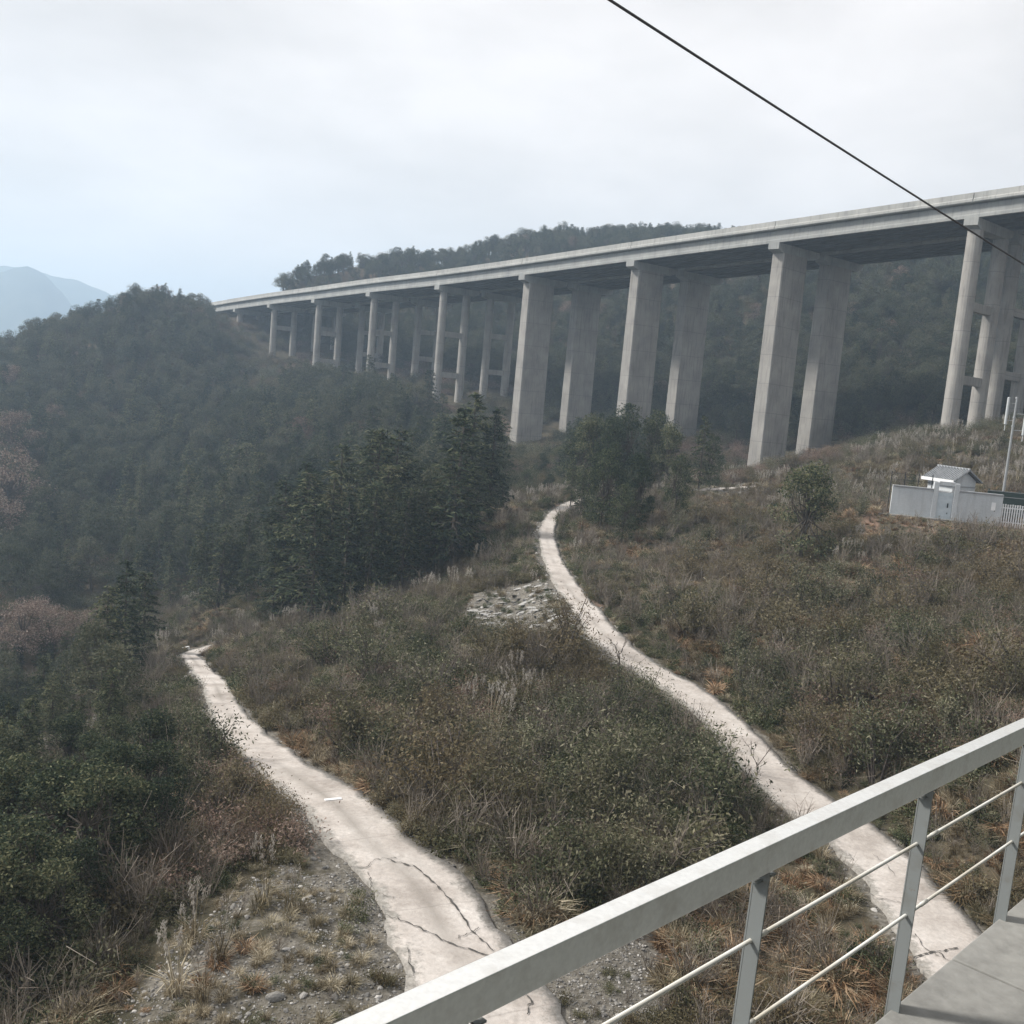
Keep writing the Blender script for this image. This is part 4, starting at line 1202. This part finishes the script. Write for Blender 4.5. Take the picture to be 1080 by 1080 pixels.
# undergrowth on the near slopes
def twiggy(seed, H, n):
    r = np.random.default_rng(seed); segs = []
    for _ in range(n):
        a = r.uniform(0, 6.28); d = unit(np.array([math.cos(a) * r.uniform(.1, .6), math.sin(a) * r.uniform(.1, .6), 1.0])); L = H * r.uniform(.5, 1.1)
        q = d * L + r.normal(0, .08, 3); segs.append(([np.array([0, 0, -.05]), d * L * .5, q], [.012, .009, .004]))
        for _k in range(4):
            p0 = d * L * r.uniform(.35, .95); nd = unit(d + r.normal(0, .55, 3)); segs.append(([p0, p0 + nd * L * .2, p0 + nd * L * r.uniform(.25, .45)], [.007, .005, .003]))
    return tubes_np(segs, 3)
gp = []
for i in range(3):
    a, b, tip = blades(500 + i, 190, .62, .6, .0065, .7, .55); gp.append(np_mesh('dry_grass', a, b, [M['drygrass']]))
for i in range(2):
    a, b, tip = blades(510 + i, 130, .62, .7, .013, .9, .75); gp.append(np_mesh('bracken', a, b, [M['fern']]))
for i in range(3):
    (s0, s1), (l0, l1) = shrub(520 + i, .5, .5, 460, .075, .036, 9); gp.append(np_mesh('herb', l0, l1, [M['herb']]))
for i in range(2):
    (s0, s1), (l0, l1) = shrub(530 + i, .85, .6, 560, .085, .04, 9); v_, f_, mi = join([((s0, s1), 0), ((l0, l1), 1)]); gp.append(np_mesh('low_bush', v_, f_, [M['twig'], M['shrub']], mi))
for i in range(2):
    v_, f_ = twiggy(560 + i, 1.3, 14); gp.append(np_mesh('twig_tuft', v_, f_, [M['drytwig']]))
x, y, a, b, z, r = field(135000, (-45, 62), (16, 125), 5)
gz, rz = zone_at(x, y)
pn = fbm(x / 7, y / 7, 3, 21); pn2 = fbm(x / 5, y / 5, 3, 41)
right = in_poly(a, b, [(600, 520), (1300, 420), (1300, 1300), (1000, 1000), (800, 790), (640, 640)])
keep = clear_of_roads(x, y, .12 + .3 * r.random(len(x))) & clear_of_built(x, y, -.9) & (r.random(len(x)) > np.clip(gz * 1.3 - .1, 0, .80)) & (r.random(len(x)) < np.clip(60 / z, .55, 1) * .8)
u_ = r.random(len(x))
brown = sstep(-.10, .14, pn + np.where(right, .04, -.09) + .10 * (b > 830) * (a > 500))
idx = np.where(u_ < .34 * brown + .20, r.integers(0, 3, len(x)), np.where(u_ < .20 + .62 * brown, 3 + r.integers(0, 2, len(x)), np.where(u_ < .80, 5 + r.integers(0, 3, len(x)), np.where(u_ < .90, 8 + r.integers(0, 2, len(x)), 10 + r.integers(0, 2, len(x))))))
s = r.uniform(.55, 1.15, len(x)) * (1 + .35 * pn2) * np.clip(1.08 + 1.9 * fbm(x / 2.0, y / 2.0, 2, 55), .45, 1.7)
bank = in_poly(a, b, [(60, 1230), (170, 1000), (250, 925), (340, 880), (380, 960), (460, 1230)])
idx = np.where(bank & (idx >= 5) & (r.random(len(x)) < .8), r.integers(0, 3, len(x)), idx)
_dd = (x - W0[0]) * ey[0] + (y - W0[1]) * ey[1]; _aa = (x - W0[0]) * ex[0] + (y - W0[1]) * ex[1]
s = np.where((_dd > -7) & (_dd < 1) & (_aa > -3) & (_aa < Lw + 8), s * .42, s)
s = np.where(bank, s * .5, np.where(gz > .4, s * .65, s))
x, y, s, idx = x[keep], y[keep], s[keep], idx[keep]
n = len(x)
scatter('undergrowth', gp, np.stack([x, y, ground(x, y) - .03], 1), upright(n, r), np.stack([s, s, s * r.uniform(.8, 1.2, n)], 1), idx)
print('undergrowth', n)
# tall plume grass
pg = []
for i in range(3):
    a_, b_, tip = blades(540 + i, 70, 1.2, .6, .010, .8, .4)
    rr = np.random.default_rng(600 + i); nq = 9; an = rr.uniform(0, 6.28, nq)
    top = np.stack([np.cos(an) * rr.uniform(.1, .5, nq), np.sin(an) * rr.uniform(.1, .5, nq), rr.uniform(1.3, 1.9, nq)], 1)
    sv, sf = tubes_np([([np.array([t_[0] * .2, t_[1] * .2, 0]), t_ * np.array([.6, .6, .6]), t_], .006) for t_ in top], 3)
    pc_ = np.concatenate([t_ + np.stack([rr.normal(0, .03, 26), rr.normal(0, .03, 26), rr.uniform(-.05, .36, 26)], 1) for t_ in top])
    pv, pf = leaves(pc_, .11, .03, rr, np.tile(Zv * 1.2, (len(pc_), 1)))
    v_, f_, mi = join([((a_, b_), 0), ((sv, sf), 0), ((pv, pf), 1)])
    pg.append(np_mesh('plume_grass', v_, f_, [M['drygrass'], M['plume']], mi))
x, y, a, b, z, r = field(12000, (-45, 62), (18, 165), 15)
cl = fbm(x / 6, y / 6, 3, 71)
strips = in_poly(a, b, [(430, 640), (500, 590), (570, 520), (620, 520), (600, 640), (520, 640)]) | in_poly(a, b, [(330, 690), (470, 640), (480, 660), (360, 740)]) | in_poly(a, b, [(700, 520), (1080, 440), (1080, 560), (880, 620), (740, 560)]) | in_poly(a, b, [(140, 960), (200, 880), (320, 830), (340, 890), (250, 940)])
keep = clear_of_roads(x, y, .6) & clear_of_built(x, y, 3.5) & ((cl > .20) | (strips & (cl > .05))) & (r.random(len(x)) < .45)
x, y = x[keep], y[keep]; n = len(x); s = r.uniform(.6, 1.1, n)
scatter('plume_grass', pg, np.stack([x, y, ground(x, y) - .03], 1), upright(n, r, .1), np.stack([s, s, s], 1), r.integers(0, 3, n))
print('plume grass', n)
# scrub farther off (under the viaduct, valley, hills)
sp_ = [p[2] for p in P_SHR[:3]] + [P_BRN[0][2], P_BRN[1][2]]
x, y, a, b, z, r = field(60000, (-170, 150), (60, 330), 25, 60)
near_ = (x > -45) & (x < 62) & (y < 122)
keep = ~near_ & clear_of_roads(x, y, .8) & clear_of_built(x, y, -1) & (r.random(len(x)) < np.clip(150 / z, .3, 1) * .55)
br = fbm(x / 16, y / 16, 3, 91)
gz, rz = zone_at(x, y); keep &= r.random(len(x)) > np.clip(rz * 1.2, 0, .8)
x, y, br, z = x[keep], y[keep], br[keep], z[keep]; n = len(x)
s = r.uniform(.7, 1.4, n) * np.clip(z / 130, .9, 1.7)
idx = np.where(r.random(n) < sstep(-.05, .2, br) * .75, 3 + r.integers(0, 2, n), r.integers(0, 3, n))
scatter('scrub', sp_, np.stack([x, y, ground(x, y) - .05], 1), upright(n, r, .08), np.stack([s * 1.2, s * 1.2, s], 1), idx)
print('scrub', n)
# forest mass on the hills and the valley floor
_rt = tree_meshes('dry_tree', broadleaf(250, 6, 2.4, 34, 80, .18, .08), M['twig'], M['russet'])
fp = [p[2] for p in P_CON] + [p[2] for p in P_BRO] + [_rt[2]]
fx, fy, fs, fi = [], [], [], []
def forest(n, xr, yr, seed, test, hr, mixv, dens):
    x, y, a, b, z, r = field(n, xr, yr, seed, 160)
    kk = test(a, b, z, x, y) & ~(in_poly(a, b, [(505, 445), (600, 455), (590, 540), (530, 560), (505, 520)]) & (z > 100) & (z < 205)) & (zone_at(x, y)[1] < .25) & clear_of_roads(x, y, 3) & clear_of_built(x, y, 1.5) & (r.random(len(x)) < dens)
    x, y = x[kk], y[kk]; m_ = len(x)
    i_ = r.choice(8, m_, p=np.array([mixv[0]] * 4 + [mixv[1]] * 3 + [mixv[2]]) / (4 * mixv[0] + 3 * mixv[1] + mixv[2]))
    fx.append(x); fy.append(y); fi.append(i_); fs.append(r.uniform(*hr, m_) / np.where(i_ < 4, 10, np.where(i_ < 7, 7, 6)))
hillp = [(-200, 440), (0, 372), (60, 352), (110, 330), (150, 314), (190, 312), (226, 340), (246, 400), (255, 440), (200, 600), (185, 640), (100, 650), (-200, 640)]
forest(9000, (-200, -20), (100, 400), 31, lambda a, b, z, x, y: in_poly(a, b, hillp) & (z > 120), (5, 8.5), (1, 1.5, .10), .42)
def beyond(x, y):
    j = np.argmin(np.hypot(x[:, None] - path[None, :, 0], y[:, None] - path[None, :, 1]), axis=1)
    return (x - path[j, 0]) * perp[j, 0] + (y - path[j, 1]) * perp[j, 1] > 0
behind = lambda a, b, z, x, y: (z > 150) & (a > 288) & (a < 1240) & (b < 480) & (np.min(np.hypot(x[:, None] - path[None, ::3, 0], y[:, None] - path[None, ::3, 1]), axis=1) > 19) & beyond(x, y)
forest(22000, (-110, 330), (140, 480), 32, behind, (4, 7.5), (.7, 1.2, .06), .85)
midp = [(150, 640), (262, 655), (340, 650), (430, 620), (520, 555), (600, 505), (700, 500), (690, 480), (560, 480), (480, 470), (400, 425), (330, 410), (250, 430), (170, 560)]
forest(9000, (-100, 40), (85, 290), 33, lambda a, b, z, x, y: in_poly(a, b, midp) & (z > 90), (5.5, 9.5), (1, 1.0, .03), .20)
forest(5000, (-140, -18), (18, 130), 34, lambda a, b, z, x, y: in_poly(a, b, [(-160, 680), (90, 690), (160, 760), (150, 900), (60, 1030), (-160, 1200)]) & (z > 18), (3, 6), (1, .5, .12), .20)
x = np.concatenate(fx); y = np.concatenate(fy); s = np.concatenate(fs); idx = np.concatenate(fi); n = len(x)
r = np.random.default_rng(9)
wv = r.uniform(.9, 1.25, n)
scatter('forest', fp, np.stack([x, y, ground(x, y) - .25], 1), upright(n, r, .03), np.stack([s * wv, s * wv, s], 1), idx)
print('forest', n)
# loose stones
def rock_mesh(seed):
    r = np.random.default_rng(seed)
    bm_v = []
    import bmesh
    bm = bmesh.new(); bmesh.ops.create_icosphere(bm, subdivisions=2, radius=1)
    sc = r.uniform(.6, 1.1, 3) * np.array([1.1, .8, .55])
    pl = unit(r.normal(0, 1, (7, 3)))
    for v_ in bm.verts:
        c = np.array(v_.co)
        for p_ in pl:
            d = c @ p_ - .72
            if d > 0: c = c - p_ * d
        c = c * sc * (1 + r.normal(0, .03))
        v_.co = c
    me = bpy.data.meshes.new('rock'); bm.to_mesh(me); bm.free(); me.materials.append(M['stone'])
    return me
P_ROCK = [rock_mesh(700 + i) for i in range(4)]
t = NT('pale broken slab'); M['slab'] = t.done(t.ramp(t.noise(5, 5), [(.3, (.24, .24, .235)), (.7, (.44, .43, .41))]), .9)
P_SLAB = [rock_mesh(720 + i) for i in range(4)]
for me in P_SLAB: me.materials.clear(); me.materials.append(M['slab'])
x, y, a, b, z, r = field(120000, (-30, 35), (18, 125), 45)
gz, rz = zone_at(x, y)
den = np.where(z < 45, .75, .75)
keep = (r.random(len(x)) < sstep(.18, .8, gz) * den) & clear_of_roads(x, y, -.15)
x, y, z = x[keep], y[keep], z[keep]; n = len(x); s = np.clip(r.lognormal(-3.35, .55, n), .02, .15) * np.where(z > 50, 1.6, 1)
x2, y2, a2, b2, z2, r2 = field(90000, (-24, 10), (18, 46), 46)
g2 = zone_at(x2, y2)[0]; k2 = (r2.random(len(x2)) < sstep(.12, .6, g2)) & (fbm(x2 / 2.5, y2 / 2.5, 3, 47) > -.12) & clear_of_roads(x2, y2, -.1)
x = np.concatenate([x, x2[k2]]); y = np.concatenate([y, y2[k2]]); s = np.concatenate([s, np.clip(r2.lognormal(-3.6, .5, int(k2.sum())), .018, .12)]); n = len(x)
scatter('gravel', P_ROCK, np.stack([x, y, ground(x, y) + .01], 1), np.stack([r.normal(0, .3, n), r.normal(0, .3, n), r.uniform(0, 6.28, n)], 1), np.stack([s, s, s], 1), r.integers(0, 4, n))
print('stones', n)
for i, (a, b, s, lab) in enumerate(((290, 1056, .22, 'pale flat boulder lying on the gravel bank left of the lower road'), (632, 697, .30, 'pale rock on the outer edge of the upper road'), (708, 697, .26, 'small pale rock at the uphill edge of the upper road'))):
    p = hit(a, b); o = bpy.data.objects.new('boulder', P_ROCK[i]); COL.objects.link(o); o.location = (p[0], p[1], p[2] + s * .3); o.scale = (s * 1.5, s, s); o.rotation_euler = (0, 0, .4 + i); tag(o, lab, 'rock')
# pale slabs of the dumped rubble beside the upper road
r = np.random.default_rng(13)
for i, p in enumerate(pick_px([(492, 660), (505, 630), (560, 618), (598, 625), (604, 655), (560, 662)], 95, 4, 50, 90, .2, 14)):
    o = bpy.data.objects.new('rubble_slab', P_SLAB[i % 4]); COL.objects.link(o)
    q = r.uniform(.14, .42); o.location = (p[0], p[1], p[2] + .03); o.scale = (q * 2.0, q * .7, q * .13); o.rotation_euler = (r.normal(0, .16), r.normal(0, .16), r.normal(.7, .3))
    tag(o, 'pale stone slab in the rubble dumped beside the upper road', 'rubble', 'rubble slabs')
# white edging pieces near the lower road
for i, (p0, p1, Z_, rd_, lab) in enumerate((((189, 679), (200, 677), 82, 0, 'short white edging bar at the far bend of the lower road'), ((220, 673.5), (231, 672), 88, 0, 'white edging bar farther along the bend of the lower road'), ((342, 849), (360, 847.5), 36, 1, 'white plank lying across the lower road'))):
    A = at(*p0, Z_); B = at(*p1, Z_)
    if rd_:
        A, B = hit(*p0), hit(*p1); A = A + Zv * .125; B = B + Zv * .125
    else:
        za = float(ground(A[0], A[1])); A[2] = za + .12; B[2] = float(ground(B[0], B[1])) + .12
    d = B - A; L = np.linalg.norm(d); d /= L; s_ = unit(np.cross(d, Zv)); m = MB()
    m.box((A + B) / 2, L, .16 if rd_ else .22, .04 if rd_ else .30, [d, s_, np.cross(s_, d)])
    if not rd_:
        pass
    o = m.build('plank' if rd_ else 'edging_bar', M['white'], origin=(A + B) / 2, bevel=.01); tag(o, lab, 'plank' if rd_ else 'edging')

# ------------------------------------------------------------------ haze
m = MB(); top = 205.0; bot = ZMIN - 1.0
m.box((0, 1000, (top + bot) / 2), 5400, 3600, top - bot)
t = NT('haze')
t.n.remove(t.b)
pv = t.new('ShaderNodeVolumePrincipled')
pv.inputs['Color'].default_value = (.60, .79, 1.0, 1); pv.inputs['Density'].default_value = HAZE; pv.inputs['Anisotropy'].default_value = .2
t.link(pv.outputs[0], t.n['Material Output'].inputs['Volume'])
hz = m.build('haze', t.m); tag(hz, kind='stuff'); hz.display_type = 'WIRE'
